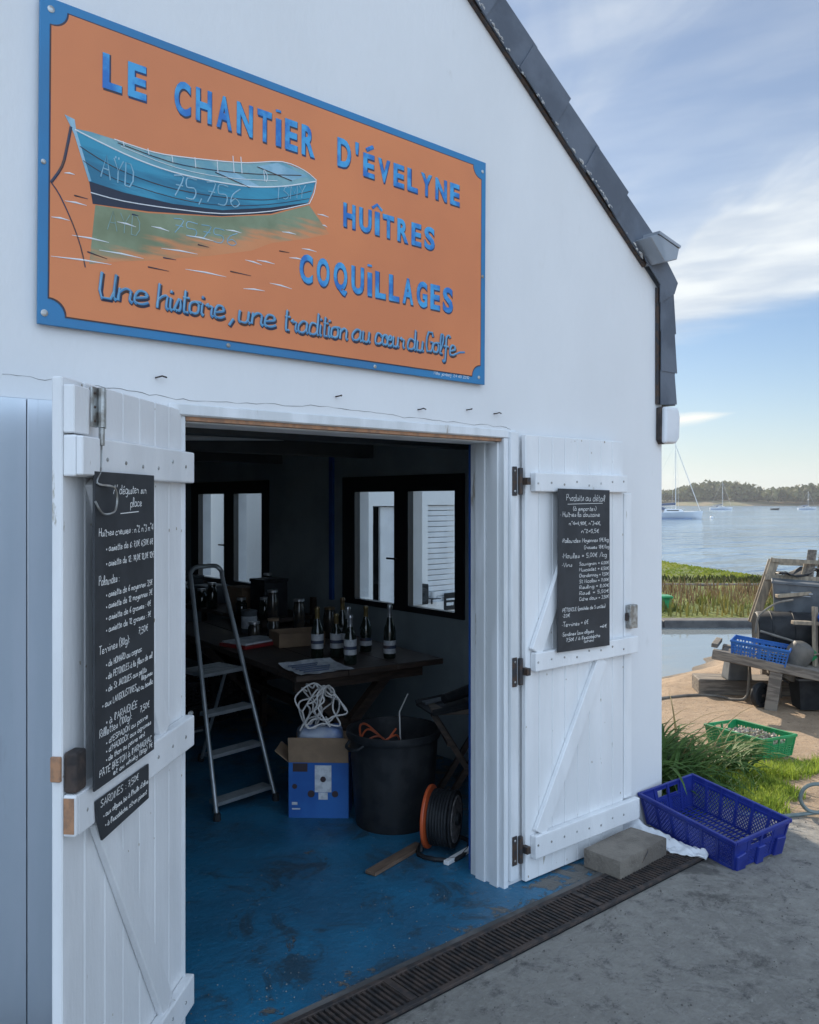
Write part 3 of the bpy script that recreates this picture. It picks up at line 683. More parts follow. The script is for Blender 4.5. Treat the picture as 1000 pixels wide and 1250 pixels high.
# ------------------------------------------------------------ painted sign
SG = thing('painted_sign', 'orange painted sign with a blue boat, blue border and blue lettering', 'sign', (.79, -.012, 2.236), rot=(0, .0075, 0))
ORANGE = mat('sign_orange', (.74, .245, .088), (.64, .205, .078), rough=.5, scale=1.2, thr=(.3, .7))
SBLUE = mat('sign_border_blue', (.025, .20, .43), (.03, .17, .36), rough=.45, scale=1.5)
LBLUE = mat('letter_blue', (.02, .16, .50), (.06, .36, .68), rough=.45, scale=16, thr=(.38, .62))
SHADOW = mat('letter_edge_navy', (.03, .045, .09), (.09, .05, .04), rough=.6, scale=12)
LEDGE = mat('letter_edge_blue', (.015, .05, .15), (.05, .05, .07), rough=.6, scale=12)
WHITEP = mat('sign_white', (.75, .78, .8), rough=.6)
PALEB = mat('pale_blue_paint', (.30, .50, .62), (.20, .40, .52), rough=.5, scale=14)
mk('panel', MB().box(0, 1.847, -.012, 0, 0, .958), SBLUE, SG, bevel=.001)
def inset(m_, rad):
    out = []; W, Hh = 1.847, .958; x0, z0, x1, z1 = m_, m_, W - m_, Hh - m_
    for cx, cz, a0 in ((x0, z0, 90), (x1, z0, 180), (x1, z1, 270), (x0, z1, 360)):
        pts = []
        for k in range(9):
            a = R(a0 - 90 * k / 8); pts.append((cx + rad * math.cos(a), cz + rad * math.sin(a)))
        out += pts
    return out
mk('inset_line', MB().plate(inset(.027, .05), -.0135, -.011), SHADOW, SG)
mk('orange_field', MB().plate(inset(.031, .05), -.0148, -.0115), ORANGE, SG)
def letters(txt, x0, x1, z0, z1, parent, y=-.0166):
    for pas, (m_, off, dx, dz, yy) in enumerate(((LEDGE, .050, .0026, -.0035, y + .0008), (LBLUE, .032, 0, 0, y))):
        cu = bpy.data.curves.new('txt', 'FONT'); cu.body = txt; cu.size = 1; cu.offset = off; cu.extrude = .0; cu.resolution_u = 4
        ob = bpy.data.objects.new('txt', cu); COL.objects.link(ob)
        bpy.context.view_layer.update(); dg = bpy.context.evaluated_depsgraph_get()
        me = ob.evaluated_get(dg).to_mesh(); vs = [v.co.copy() for v in me.vertices]; fs = [tuple(p.vertices) for p in me.polygons]
        xa, xb = min(v.x for v in vs), max(v.x for v in vs)
        za, zb = 0., .729
        ob.evaluated_get(dg).to_mesh_clear(); bpy.data.objects.remove(ob); bpy.data.curves.remove(cu)
        kx = (x1 - x0) / (xb - xa); kz = (z1 - z0) / (zb - za)
        n = len(vs); mb = MB()
        P = [(x0 + (v.x - xa) * kx + dx, z0 + (v.y - za) * kz + dz) for v in vs]
        mb.v = [(a, yy, b_) for a, b_ in P] + [(a, -.0146, b_) for a, b_ in P]
        edges = {}
        for f in fs:
            for a, b_ in zip(f, f[1:] + f[:1]): edges[(a, b_)] = edges.get((a, b_), 0) + 1
        mb.f = [f for f in fs] + [(a, b_, b_ + n, a + n) for (a, b_) in edges if (b_, a) not in edges]
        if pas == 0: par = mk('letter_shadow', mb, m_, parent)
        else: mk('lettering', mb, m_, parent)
# widths per letter follow the painted words
def word(s, x0, x1, z0, z1):
    n = len(s); wts = [{'i': .5, 'I': .5, 'Î': .5, "'": .4, 'Q': 1.1, 'N': 1.08, 'U': 1.05, 'L': .92, 'E': .92, 'É': .92}.get(c, 1.) for c in s]; tot = sum(wts); p = x0; gp = .25
    for c, wt in zip(s, wts):
        cw = (x1 - x0) * wt / tot
        if c == "'": WORDS.append((c, p + cw * .2, p + cw * .7, z0, z1))
        elif c == 'Î': WORDS.append(('I', p + cw * .2, p + cw * .8, z0, z1)); HATS.append((p + cw * .5, z1))
        elif c == 'É': WORDS.append(('E', p + cw * gp * .5, p + cw * (1 - gp * .5), z0, z1)); ACUTES.append((p + cw * .5, z1))
        elif c in 'i': WORDS.append(('I', p + cw * .22, p + cw * .78, z0, z1 - .012)); DOTS.append((p + cw * .5, z1 + .012))
        elif c == 'I': WORDS.append(('I', p + cw * .2, p + cw * .8, z0, z1))
        else: WORDS.append((c, p + cw * gp * .5, p + cw * (1 - gp * .5), z0, z1))
        p += cw
WORDS, HATS, ACUTES, DOTS = [], [], [], []
word('LE', .172, .330, .748, .853)
word('CHANTiER', .405, .966, .742, .848)
word('D', 1.048, 1.13, .742, .846); word("'", 1.135, 1.165, .74, .846); word('ÉVELYNE', 1.17, 1.695, .734, .822)
word('HUÎTRES', 1.078, 1.556, .522, .610)
word('COQUiLLAGES', .886, 1.66, .282, .382)
for c, xa, xb, za, zb in WORDS: letters(c, xa, xb, za, zb, SG)
ac = MB()
for x, z in HATS: ac.tube([(x - .024, -.0155, z + .008), (x, -.0155, z + .026), (x + .024, -.0155, z + .008)], .006, n=6, squash=(0, -1, 0))
for x, z in ACUTES: ac.tube([(x - .012, -.0155, z + .010), (x + .02, -.0155, z + .030)], .008, n=6, squash=(0, -1, 0))
for x, z in DOTS: ac.tube([(x, -.0155, z - .004), (x, -.0155, z + .004)], .011, n=8, squash=(0, -1, 0))
mk('accents', ac, LBLUE, SG)
random.seed(3); SCB = mat('script_blue', (.07, .24, .47), (.10, .32, .55), rough=.5, scale=20)
for txt, x, wd, z in (('Une', .176, .155, .103), ('histoire', .362, .236, .100), (',', .618, .012, .096), ('une', .652, .145, .098), ('tradition', .832, .277, .096), ('au', 1.132, .084, .100), ('cœur', 1.242, .146, .100), ('du', 1.405, .084, .100), ('Golfe', 1.503, .165, .103)):
    st = random.getstate(); sh = MB(); sc1 = MB(); hl = MB()
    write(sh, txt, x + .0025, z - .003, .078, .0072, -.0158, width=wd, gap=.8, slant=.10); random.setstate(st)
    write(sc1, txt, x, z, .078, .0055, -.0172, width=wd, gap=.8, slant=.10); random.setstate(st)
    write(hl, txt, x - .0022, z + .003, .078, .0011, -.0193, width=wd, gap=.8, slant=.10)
    if txt == 'Golfe': sc1.tube([(1.665, -.0172, .108), (1.69, -.0172, .120), (1.72, -.0172, .124)], .004, n=4, squash=(0, -1, 0))
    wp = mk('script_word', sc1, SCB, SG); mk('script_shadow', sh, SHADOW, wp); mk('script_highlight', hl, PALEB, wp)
# the painted boat: sheets of paint laid over one another
near_ = [(.1, .591), (.173, .575), (.289, .554), (.411, .545), (.55, .551), (.68, .566), (.777, .588), (.86, .614), (.962, .654)]
farr = [(.219, .596), (.289, .592), (.378, .593), (.54, .618), (.679, .646), (.819, .687), (.912, .681), (.966, .658)]
bandtop = [(.144, .448), (.25, .44), (.412, .443), (.587, .463), (.777, .516), (.929, .569)]
bandbot = [(.155, .383), (.33, .4), (.587, .443), (.777, .495), (.831, .52), (.933, .565)]
white = [(.148, .415), (.25, .413), (.412, .427), (.587, .451), (.777, .503), (.935, .567)]
Y0 = -.0146
def paint(name, poly, lv, m_): mk(name, MB().plate(poly, Y0 + .0004, Y0 - .0004 * lv), m_, BT)
BT = sub('boat_painting', SG)
HULL = mat('boat_hull_paint', (.02, .16, .27), (.035, .29, .44), rough=.5, scale=5, stretch=(.5, 1, 3), thr=(.35, .6), c3=(.06, .30, .45), s3=9, t3=(.58, .72))
INNERB = mat('boat_inside_paint', (.14, .34, .42), (.24, .42, .45), rough=.5, scale=12)
def reflection_paint():
    m, t, b, L, noise, rng, mix, op, axis, bump = custom('reflection_paint')
    c = mix(rng(noise(5, 5), .35, .65), (.15, .21, .12), (.22, .30, .19))
    low = op('SUBTRACT', axis(2), op('ADD', op('MULTIPLY', axis(0), .335), .145))
    tc = nd(t, 'ShaderNodeTexCoord'); mp = nd(t, 'ShaderNodeMapping'); mp.inputs['Scale'].default_value = (6, 1, 42); L(tc.outputs['Object'], mp.inputs[0])
    nn = nd(t, 'ShaderNodeTexNoise'); nn.inputs['Scale'].default_value = 1; nn.inputs['Detail'].default_value = 4; L(mp.outputs[0], nn.inputs['Vector'])
    f = op('ADD', low, op('MULTIPLY', op('SUBTRACT', nn.outputs[0], .5), .22))
    c = mix(rng(f, -.02, .06, .80, .04), c, (.78, .26, .09))
    L(c, b.inputs['Base Color']); b.inputs['Roughness'].default_value = .5; return m
REFL = reflection_paint()
paint('painted_reflection', [(.163, .381), (.146, .199), (.24, .225), (.331, .245), (.552, .304), (.70, .35), (.778, .392), (.93, .44), (1.025, .476), (.935, .561), (.777, .49), (.587, .44), (.33, .395)], 1, REFL)
paint('painted_hull', near_ + [(.95, .61), (.931, .57)] + bandtop[::-1][1:] + [(.128, .50), (.112, .55)], 3, HULL)
paint('painted_inside', [(.1, .594), (.15, .598)] + farr + near_[::-1][1:-1], 2, INNERB)
paint('painted_bottom', bandtop + bandbot[::-1], 2.5, mat('boat_bottom_navy', (.012, .02, .045), rough=.5))
paint('painted_stem', [(.07, .627), (.099, .621), (.104, .59), (.150, .45), (.143, .447), (.098, .578), (.084, .604)], 3.6, PALEB)
paint('painted_seat', [(.56, .585), (.62, .605), (.735, .577), (.69, .566)], 3.2, PALEB)
paint('painted_stern_seat', [(.72, .645), (.80, .678), (.93, .664), (.86, .632)], 2.8, PALEB)
ln = MB(); dk = MB()
T = lambda mb, pts, r, lv=5, k=3: mb.tube([(p.x, Y0 - .0004 * lv, p.z) for p in smoothpts([(a, 0, b_) for a, b_ in pts], k)], r, n=4, squash=(0, -1, 0))
T(ln, white, .0016); T(ln, near_, .0022); T(ln, farr, .0018); T(ln, [(.935, .567), (.955, .61), (.964, .654)], .0016)
T(dk, [(.115, .545), (.20, .515), (.30, .497), (.42, .492), (.56, .503), (.70, .525), (.80, .552), (.945, .615)], .0012, 5); T(dk, [(.125, .505), (.22, .475), (.42, .463), (.58, .478), (.76, .522), (.935, .585)], .0010, 5); T(dk, [(.23, .588), (.40, .575), (.55, .588), (.72, .618), (.90, .66)], .0014, 5); T(ln, [(.24, .58), (.42, .562), (.60, .575), (.80, .615)], .0010, 6); T(dk, [(.56, .583), (.69, .564)], .0014, 6); T(dk, [(.72, .643), (.86, .630)], .0014, 6)
for a in (.25, .33, .41, .49, .57): T(ln, [(a, .575 + abs(a - .40) * .05), (a - .004, .597 + max(0, a - .4) * .17)], .0014, 6)
T(ln, [(.66, .605), (.655, .66)], .0016, 6); T(ln, [(.63, .60), (.625, .655)], .0016, 6); T(ln, [(.75, .60), (.745, .64), (.76, .62), (.755, .60)], .0013, 6)
ripp = [(.07, .454), (.101, .457), (.072, .372), (.137, .373), (.034, .316), (.087, .317), (.094, .275), (.205, .276), (.034, .201), (.213, .21), (.175, .247), (.315, .248), (.374, .292), (.499, .298), (.456, .241), (.604, .242), (.463, .352), (.557, .353), (.675, .313), (.74, .308), (.669, .214), (.753, .22), (.72, .321), (.792, .321), (.772, .251), (.863, .246), (.904, .398), (.968, .399), (.852, .355), (.914, .359), (.97, .537), (1.021, .537), (.992, .502), (1.014, .499), (.23, .345), (.29, .342), (.34, .355), (.40, .352), (.60, .40), (.66, .402), (.82, .44), (.88, .444)]
for a, b_ in zip(ripp[::2], ripp[1::2]): ln.tube([(a[0], Y0 - .0012, a[1]), ((a[0] + b_[0]) / 2, Y0 - .0012, (a[1] + b_[1]) / 2 + .002), (b_[0], Y0 - .0012, b_[1])], [.0006, .0026, .0006], n=4, squash=(0, -1, 0))
for a, b_ in (((.277, .379), (.298, .379)), ((.619, .264), (.698, .263)), ((.38, .264), (.424, .265)), ((.811, .371), (.852, .373)), ((.14, .235), (.20, .225)), ((.50, .33), (.54, .329)), ((.10, .395), (.14, .394)), ((.33, .225), (.40, .224))):
    dk.tube([(a[0], Y0 - .0012, a[1]), (b_[0], Y0 - .0012, b_[1])], [.0024, .0008], n=4, squash=(0, -1, 0))
T(dk, [(.089, .596), (.078, .534), (.064, .472), (.033, .417)], .0042, 3); T(dk, [(.033, .417), (.058, .385), (.094, .314), (.12, .246), (.134, .187)], .0018, 3)
tx = MB(); write(tx, 'AŸD', .178, .470, .072, .0022, Y0 - .0022, width=.10, slope=-.1); write(tx, '75,756', .41, .470, .072, .0022, Y0 - .0022, width=.24, slope=.06)
write(tx, 'TSMY', .79, .545, .045, .0016, Y0 - .0022, width=.125, slope=.3)
mk('painted_lines', ln, WHITEP, BT); mk('painted_dark_lines', dk, SHADOW, BT); mk('registration_writing', tx, PALEB, BT)
tr = MB(); write(tr, 'AYD', .20, .315, .06, .0016, Y0 - .0010, width=.10); t2 = MB(); write(t2, '75756', .41, .352, .05, .0014, Y0 - .0010, width=.23)
mk('mirrored_writing', t2, PALEB, BT)
mk('mirrored_writing', tr, mat('faint_blue_paint', (.22, .33, .30), rough=.5), BT)
sgn = MB(); write(sgn, "Nila jarbof 24 60 2010", 1.55, .015, .013, .0008, -.0125, width=.20, nsm=2); mk('signature', sgn, WHITEP, SG)
for x, z in ((.03, .925), (.012, .473), (.018, .033), (.615, .014), (1.244, .012), (1.81, .028), (1.829, .464), (1.826, .915)):
    big = .0105 if x < .05 and z != .473 else .0075
    s_ = mk('screw', MB().lathe([(big, 0), (big, .0015), (big * .5, .003), (0, .0032)], 12, M=Matrix.Translation((x, -.0121, z)) @ Matrix.Rotation(math.pi / 2, 4, 'X')), GALV, SG)

# ------------------------------------------------------------ chalk boards
def board(name, label, loc, rz, poly):
    t = thing(name, label, 'chalkboard', loc, rz); mk('board', MB().plate(poly, 0, -.006), BLACKB, t, bevel=.001); return t
PHI = math.atan2(.680, .732)
def on_left(a, b_, z): return (1.249 - .732 * a + .680 * b_, -.680 * a - .732 * b_, z)
random.seed(11)
bl = board('chalkboard', 'tall chalkboard price list on the left door, nearest the camera', on_left(.699, .047, 1.004), PHI, [(0, .004), (.355, .006), (.355, .79), (0, .79)])
rows = [(.10, .735, "A' déguster sur", .023, .2), (.20, .702, "place", .023, .07),
 (.022, .628, "Huîtres creuses : n°2 n°3 n°4", .019, .325), (.06, .590, "* assiette de 6: 7,0€ 6,50€ 6€", .017, .285), (.06, .552, "* assiette de 12: 14,0€ 12,0€ 12€", .017, .29),
 (.022, .506, "Palourdes :", .022, .11), (.06, .474, "* assiette de 6 moyennes: 3,5€", .016, .28), (.06, .445, "* assiette de 12 moyennes: 7€", .016, .28), (.06, .415, "* assiette de 6 grosses : 4€", .016, .27), (.06, .385, "* assiette de 12 grosses : 7€", .016, .27),
 (.022, .335, "Terrines (80g):", .021, .17), (.25, .352, "7,50€", .019, .06), (.06, .298, "* de HOMARD au cognac", .016, .21), (.06, .266, "* de PÉTONCLES à la fleur de sel", .016, .28), (.06, .235, "* de St JACQUES aux petits", .016, .24), (.27, .222, "légumes", .013, .07), (.04, .198, "* aux LANGOUSTINES,", .017, .2), (.24, .196, "et au basilic", .014, .105), (.06, .152, "* à l'ARAIGNÉE", .018, .18),
 (.025, .118, "Rillettes (100g):", .02, .18), (.26, .135, "7,50€", .018, .06), (.06, .092, "* d'ESPADON au poivre", .014, .25), (.06, .070, "* d'HADDOCK aux agrumes", .014, .27), (.06, .049, "* de thon au poivre vert", .014, .23), (.025, .020, "PÂTÉ BRETON à l'ARMAGNAC", .016, .31), (.10, .004, "et au whisky (80g) 7€", .013, .24)]
def text_line(par, s_, x, z, h, r, **kw):
    lw_ = MB(); write(lw_, s_, x, z, h, r, -.0062, jitter=.5, nsm=2, **kw); mk('text_line', lw_, CHALK, par)
for x, z, s_, h, wd in rows: text_line(bl, s_, x, z + (.010 if z < .12 else 0), h, .00105, width=wd, slope=.02)
wr = MB(); wr.tube([(.14, -.0062, .684), (.25, -.0062, .688)], .0012, n=4, squash=(0, -1, 0))
mk('underline', wr, CHALK, bl)
b2 = board('chalkboard', 'small slanted chalkboard listing sardines below the tall one', on_left(.682, .0365, .862), PHI, [(.012, .112), (.326, .110), (.326, .012), (.045, .002), (.02, .06)])
for x, z, s_, h, wd in ((.035, .088, "SARDINES : 7,50€", .018, .22), (.05, .058, "* aux algues, bio à l'huile d'olive", .014, .27), (.06, .030, "* à l'escabèche, citron piment", .014, .25)):
    text_line(b2, s_, x, z, h, .001, width=wd)
b3 = board('chalkboard', 'chalkboard of retail prices hung on the right door', (3.04, -.087, 1.022), R(-.6), [(0, .008), (.386, 0), (.386, .752), (.006, .757)])
rows = [(.062, .702, "Produits au détail", .030, .285), (.11, .655, "(à emporter)", .020, .17), (.018, .628, "· Huîtres la douzaine", .021, .29), (.08, .588, "n°4=4,90€, n°3=6€,", .018, .235), (.17, .550, "n°2=5,5€", .018, .13),
 (.03, .508, "·Palourdes: Moyennes 17€/kg", .019, .345), (.19, .474, "Grosses 18€/kg", .017, .19), (.03, .436, "·Moules = 5,00€ /kg", .022, .33), (.03, .396, "·Vins", .019, .07)]
for i, s_ in enumerate(("Sauvignon = 6,00€", "Muscadet = 6,50€", "Chardonnay = 7,50€", "St Nicolas = 7,00€", "Riesling = 8,00€", "Rosé = 5,50€", "Cidre doux = 3,50€")): rows.append((.155, .398 - i * .0275, s_, .016, .222))
rows += [(.03, .190, "·PÉTONCLE (pochée de 5 unités)", .017, .32), (.035, .165, "·20€", .016, .05), (.03, .122, "·Terrines = 6€", .02, .19), (.03, .078, "·Sardines (aux algues", .017, .23), (.31, .092, "=6€", .014, .05), (.06, .052, "7,50€ / à l'escabèche", .016, .25), (.19, .034, "(citron)", .013, .07)]
for x, z, s_, h, wd in rows: text_line(b3, s_, x, z, h, .0010, width=wd, slope=-.01)
wr = MB(); wr.tube([(.07, -.0062, .685), (.33, -.0062, .689)], .001, n=4, squash=(0, -1, 0))
mk('underline', wr, CHALK, b3)

# ------------------------------------------------------------ annex seen through the windows
AN = thing('annex_building', 'white annex with a slatted shutter seen through the shed windows', 'building', (0, 0, 0))
mb = MB()
mb.box(5.24, 5.50, 4.4, 4.6, -1.2, 3.2).box(5.83, 6.27, 4.4, 4.6, -1.2, 3.2).box(6.27, 6.9, 4.4, 4.6, -1.2, .6).box(6.27, 6.9, 4.4, 4.6, 1.68, 3.2).box(5.50, 5.83, 4.4, 4.6, -1.2, .55).box(5.50, 5.83, 4.4, 4.6, 1.67, 3.2)
mb.box(5.24, 5.36, 4.601, 14, -1.2, 3.2).box(6.75, 6.9, 4.601, 14, -1.2, 3.2).box(5.36, 6.75, 13.9, 14, -1.2, 3.2)
mk('wall', mb, WALL, AN)
mk('roof', MB().box(5.19, 6.95, 4.35, 14.05, 3.2, 3.3), SLATE, AN)
mb = MB()
for k in range(18): mb.box(6.271, 6.899, 4.43, 4.455, .6 + k * .06, .6 + k * .06 + .054)
mk('shutter', mb, WHITEPL, AN, bevel=.006)
mk('dark_opening', MB().box(5.50, 5.83, 4.58, 4.60, .55, 1.67), BLACKPL, AN)
mk('door_leaf', MB().box(5.64, 5.83, 4.45, 4.48, .56, 1.66), WHITEPL, AN)
mk('back_window', MB().box(5.505, 5.63, 4.56, 4.575, 1.47, 1.655), WHITEPL, AN)
fan = thing('wall_fan', 'round dark vent unit on the white annex wall behind the window', 'fan unit', (6.11, 4.40, .60))
mk('casing', MB().box(-.09, .09, -.10, -.001, 0, .22), BLACKPL, fan, bevel=.01)
mb = MB()
for r in (.03, .05, .07): mb.tube([(r * math.cos(a * .42), -.104, .11 + r * math.sin(a * .42)) for a in range(15)], .004, n=5, closed=True)
mk('grille', mb, GREYPL, fan)
pl_ = thing('licence_panel', 'small dark printed panel on the annex wall below the shutter', 'panel', (6.51, 4.398, .50))
mk('panel', MB().box(0, .2, -.02, 0, 0, .19), BLACKPL, pl_, bevel=.003)
mk('pale_mark', MB().box(.02, .18, -.022, -.0205, .11, .13).box(.02, .13, -.022, -.0205, .05, .085), PAPER, pl_)
sh_ = thing('shelf_mug', 'pale mug on a little bracket beside the round vent unit', 'mug', (6.32, 4.36, .655))
mk('mug', MB().lathe([(.03, 0), (.035, .005), (.035, .07), (.031, .07), (.031, .01), (0, .01)], 16), WHITEPL, sh_, smooth=True)
mk('bracket', MB().box(-.05, .07, -.05, .04, -.012, -.001).box(-.005, .005, .02, .039, -.07, -.012), GREYPL, sh_)

# ------------------------------------------------------------ painted floor, drain, block, crates at the door
def floor_material():
    m, t, b, L, noise, rng, mix, op, axis, bump = custom('blue_floor_paint')
    c = mix(rng(noise(1.6, 5), .35, .65), (.02, .15, .275), (.022, .10, .18))
    c = mix(op('MULTIPLY', rng(noise(3.2, 9, .75, .8), .52, .64), .75), c, (.03, .05, .065))
    c = mix(rng(noise(46, 3), .69, .73), c, (.25, .28, .30))
    wear = op('ADD', op('MULTIPLY', rng(axis(0), 2.3, 3.5), .12), op('MULTIPLY', rng(axis(1), .05, -.2), .13))
    wear = rng(op('ADD', noise(7, 8, .7, .4), wear), .66, .72)
    c = mix(wear, c, (.12, .115, .105))
    L(c, b.inputs['Base Color']); L(rng(noise(3, 4), .3, .7, .28, .55), b.inputs['Roughness'])
    bump(op('ADD', noise(22, 6, .65), op('MULTIPLY', wear, -.6)), .006); return m
mb = MB()
mb.add([(.28, .2, .004), (3.9, .2, .004), (3.9, 6.4, .004), (.28, 6.4, .004), (.28, -.20, .004), (3.78, -.20, .004), (3.78, .2, .004)], [(0, 1, 2, 3), (4, 5, 6, 0)])
struct('floor', mb, floor_material())
DX0, DX1, DY0, DY1 = .4, 3.92, -.415, -.215
gr = thing('drain_grate', 'long rusty drain grate set in the floor along the doorway', 'drain grate', (DX0, DY0, 0))
Ld, Wd = DX1 - DX0, DY1 - DY0
mk('channel', MB().box(0, Ld, 0, Wd, -.003, .001), mat('drain_dark', (.008, .008, .009), rough=.9), gr)
mk('frame', MB().box(0, Ld, 0, .022, .0015, .014).box(0, Ld, Wd - .022, Wd, .0015, .014), RUST, gr, bevel=.002)
mb = MB(); x = .01
while x < Ld - .02: mb.box(x, x + .0105, .0225, Wd - .0225, .0015 - random.uniform(0, .001), .012 - random.uniform(0, .0015)); x += .0225
mk('bars', mb, RUST, gr)
for xj in (1.5, 2.55): mk('joint', MB().box(xj, xj + .03, .023, Wd - .023, .0125, .0145), RUST, gr)
mk('kerb', MB().box(0, Ld, Wd + .001, Wd + .032, .0045, .0085), mat('kerb_concrete', (.13, .125, .12), (.07, .07, .07), rough=.9, scale=6), gr)
cb = thing('concrete_block', 'grey concrete block lying against the foot of the right door', 'block', (3.425, -.19, .005), R(2.5))
def lumpy_box(lx, ly, lz, n=(12, 7, 4), amp=.003, rad=.006, sd=1):
    mb = MB(); bm = bmesh.new(); bmesh.ops.create_cube(bm, size=1)
    bmesh.ops.subdivide_edges(bm, edges=bm.edges[:], cuts=7, use_grid_fill=True)
    for v in bm.verts:
        p = Vector((v.co.x * lx, v.co.y * ly, (v.co.z + .5) * lz))
        q = Vector((max(-lx / 2 + rad, min(lx / 2 - rad, p.x)), max(-ly / 2 + rad, min(ly / 2 - rad, p.y)), max(rad, min(lz - rad, p.z))))
        dlt = p - q
        if dlt.length > rad: p = q + dlt.normalized() * rad
        nn = mnoise.noise_vector(p * 14 + Vector((sd, 0, 0)))
        v.co = p + nn * amp
    mb.v = [tuple(v.co) for v in bm.verts]; bm.verts.index_update(); mb.f = [tuple(v.index for v in f.verts) for f in bm.faces]; bm.free(); return mb
BLK = mat('block_concrete', (.21, .185, .155), (.15, .13, .11), rough=.9, scale=7, bump=.006, bscale=70, c3=(.09, .085, .08), s3=9, t3=(.62, .72))
mk('block', lumpy_box(.40, .20, .088), BLK, cb, smooth=True)
mk('crack', MB().tube([(-.02, -.101, .03), (.0, -.103, .05), (.02, -.102, .062), (.03, -.1, .08)], .002, n=4), IRON, cb)

def crate(name, label, L_, W_, H_, inset_, m, loc, rot, lattice='diag', group=None, feet=True, rim=.012):
    t = thing(name, label, 'crate', loc, rot=rot, group=group)
    lx, ly = L_ / 2, W_ / 2; bx_, by_ = lx - inset_, ly - inset_; z0 = .012 if feet else 0
    def wall(c00, c10, c01, c11):
        A, B_, C_, D_ = map(Vector, (c00, c10, c01, c11))
        return lambda u, v: (A * (1 - u) + B_ * u) * (1 - v) + (C_ * (1 - u) + D_ * u) * v
    W4 = [wall((-bx_, -by_, z0), (bx_, -by_, z0), (-lx, -ly, H_), (lx, -ly, H_)), wall((bx_, by_, z0), (-bx_, by_, z0), (lx, ly, H_), (-lx, ly, H_)),
          wall((bx_, -by_, z0), (bx_, by_, z0), (lx, -ly, H_), (lx, ly, H_)), wall((-bx_, by_, z0), (-bx_, -by_, z0), (-lx, ly, H_), (-lx, -ly, H_))]
    mb = MB(); ribs = MB(); ctr = Vector((0, 0, H_ / 2))
    for wi, f in enumerate(W4):
        ln_ = L_ if wi < 2 else W_; nr = 6 if wi < 2 else 4; short = wi >= 2
        nrm = (f(.5, .5) - ctr); nrm.z = 0; nrm.normalize()
        def bar(p, q, wd, th, tgt=mb): tgt.beam(f(*p), f(*q), wd, th, up=nrm)
        for k in range(nr + 1):
            u = k / nr; bar((u, 0), (u, 1), .014, .010 if k % 2 else .0112, ribs)
        bar((0, .02), (1, .02), .014, .0078); bar((0, .82 if not short else .55), (1, .82 if not short else .55), .012, .0072)
        top = .82 if not short else .55
        if lattice == 'diag':
            nx = int(ln_ / .019); ny = 6
            for k in range(-ny, nx):
                for s_ in (0, 1):
                    u0, u1 = k / nx, (k + ny) / nx; v0, v1 = 0., top
                    if u0 < 0: v0 = top * (-u0) / (u1 - u0); u0 = 0
                    if u1 > 1: v1 = top * (1 - u0) / ((k + ny) / nx - u0) if u0 > 0 else top; u1 = 1
                    if u1 - u0 < .01: continue
                    if s_: bar((1 - u0, v0), (1 - u1, v1), .0042, .0052)
                    else: bar((u0, v0), (u1, v1), .0042, .0045)
        else:
            nx = int(ln_ / .028)
            for k in range(nx + 1): bar((k / nx, 0), (k / nx, top), .010, .0050)
            for k in range(1, 5): bar((0, top * k / 5), (1, top * k / 5), .010, .0056)
        # solid band above, with a hand hole on the short sides
        if short:
            for a, b_, v0, v1 in ((0, .3, .55, 1), (.7, 1, .55, 1), (.3, .7, .55, .66), (.3, .7, .88, 1)): 
                mb.add([f(a, v0), f(b_, v0), f(b_, v1), f(a, v1)] + [f(a, v0) + nrm * .003, f(b_, v0) + nrm * .003, f(b_, v1) + nrm * .003, f(a, v1) + nrm * .003], [(0, 1, 2, 3), (7, 6, 5, 4), (0, 4, 5, 1), (2, 6, 7, 3), (1, 5, 6, 2), (3, 7, 4, 0)])
        else:
            mb.add([f(0, .82), f(1, .82), f(1, 1), f(0, 1)] + [p + nrm * .003 for p in (f(0, .82), f(1, .82), f(1, 1), f(0, 1))], [(0, 1, 2, 3), (7, 6, 5, 4), (0, 4, 5, 1), (2, 6, 7, 3)])
    mk('walls', mb, m, t); mk('ribs', ribs, m, t)
    fl = MB(); n = int(2 * bx_ / .022)
    for k in range(n + 1): x = -bx_ + 2 * bx_ * k / n; fl.box(x - .003, x + .003, -by_, by_, z0 - .002, z0 + .004)
    for k in range(9): y = -by_ + 2 * by_ * k / 8; fl.box(-bx_, bx_, y - .005, y + .005, z0 - .003, z0 + .0025)
    mk('floor_lattice', fl, m, t)
    rm = MB(); o = rim
    rm.box(-lx - o, lx + o, -ly - o, -ly + .003, H_ - .016, H_ + .004).box(-lx - o, lx + o, ly - .003, ly + o, H_ - .016, H_ + .004)
    rm.box(-lx - o, -lx + .003, -ly + .0031, ly - .0031, H_ - .016, H_ + .004).box(lx - .003, lx + o, -ly + .0031, ly - .0031, H_ - .016, H_ + .004)
    mk('rim', rm, m, t, bevel=.003)
    if feet:
        for sx in (-1, 1):
            for u in (.1, .5, .9):
                p = W4[2 if sx > 0 else 3](u, 0); q = W4[2 if sx > 0 else 3](u, .52)
                mk('foot', MB().beam(p + Vector((sx * .008, 0, -.012)), q + Vector((sx * .008, 0, 0)), .05 if u == .5 else .065, .02, up=(sx, 0, 0)), m, t, bevel=.004)
    return t
big = crate('fish_crate', 'empty dark blue fish crate beside the drain at the shed corner', .587, .391, .17, .028, BLUEPL, (3.958, -.328, .022), (-.116 * .75, -.101 * .9, 1.399))
gc = crate('shell_crate', 'green crate full of shells standing on the sand', .52, .34, .15, .022, GREENPL, (6.02, .55, -.118), (.02, .02, 1.359), lattice='grid', feet=False)
shl = MB()
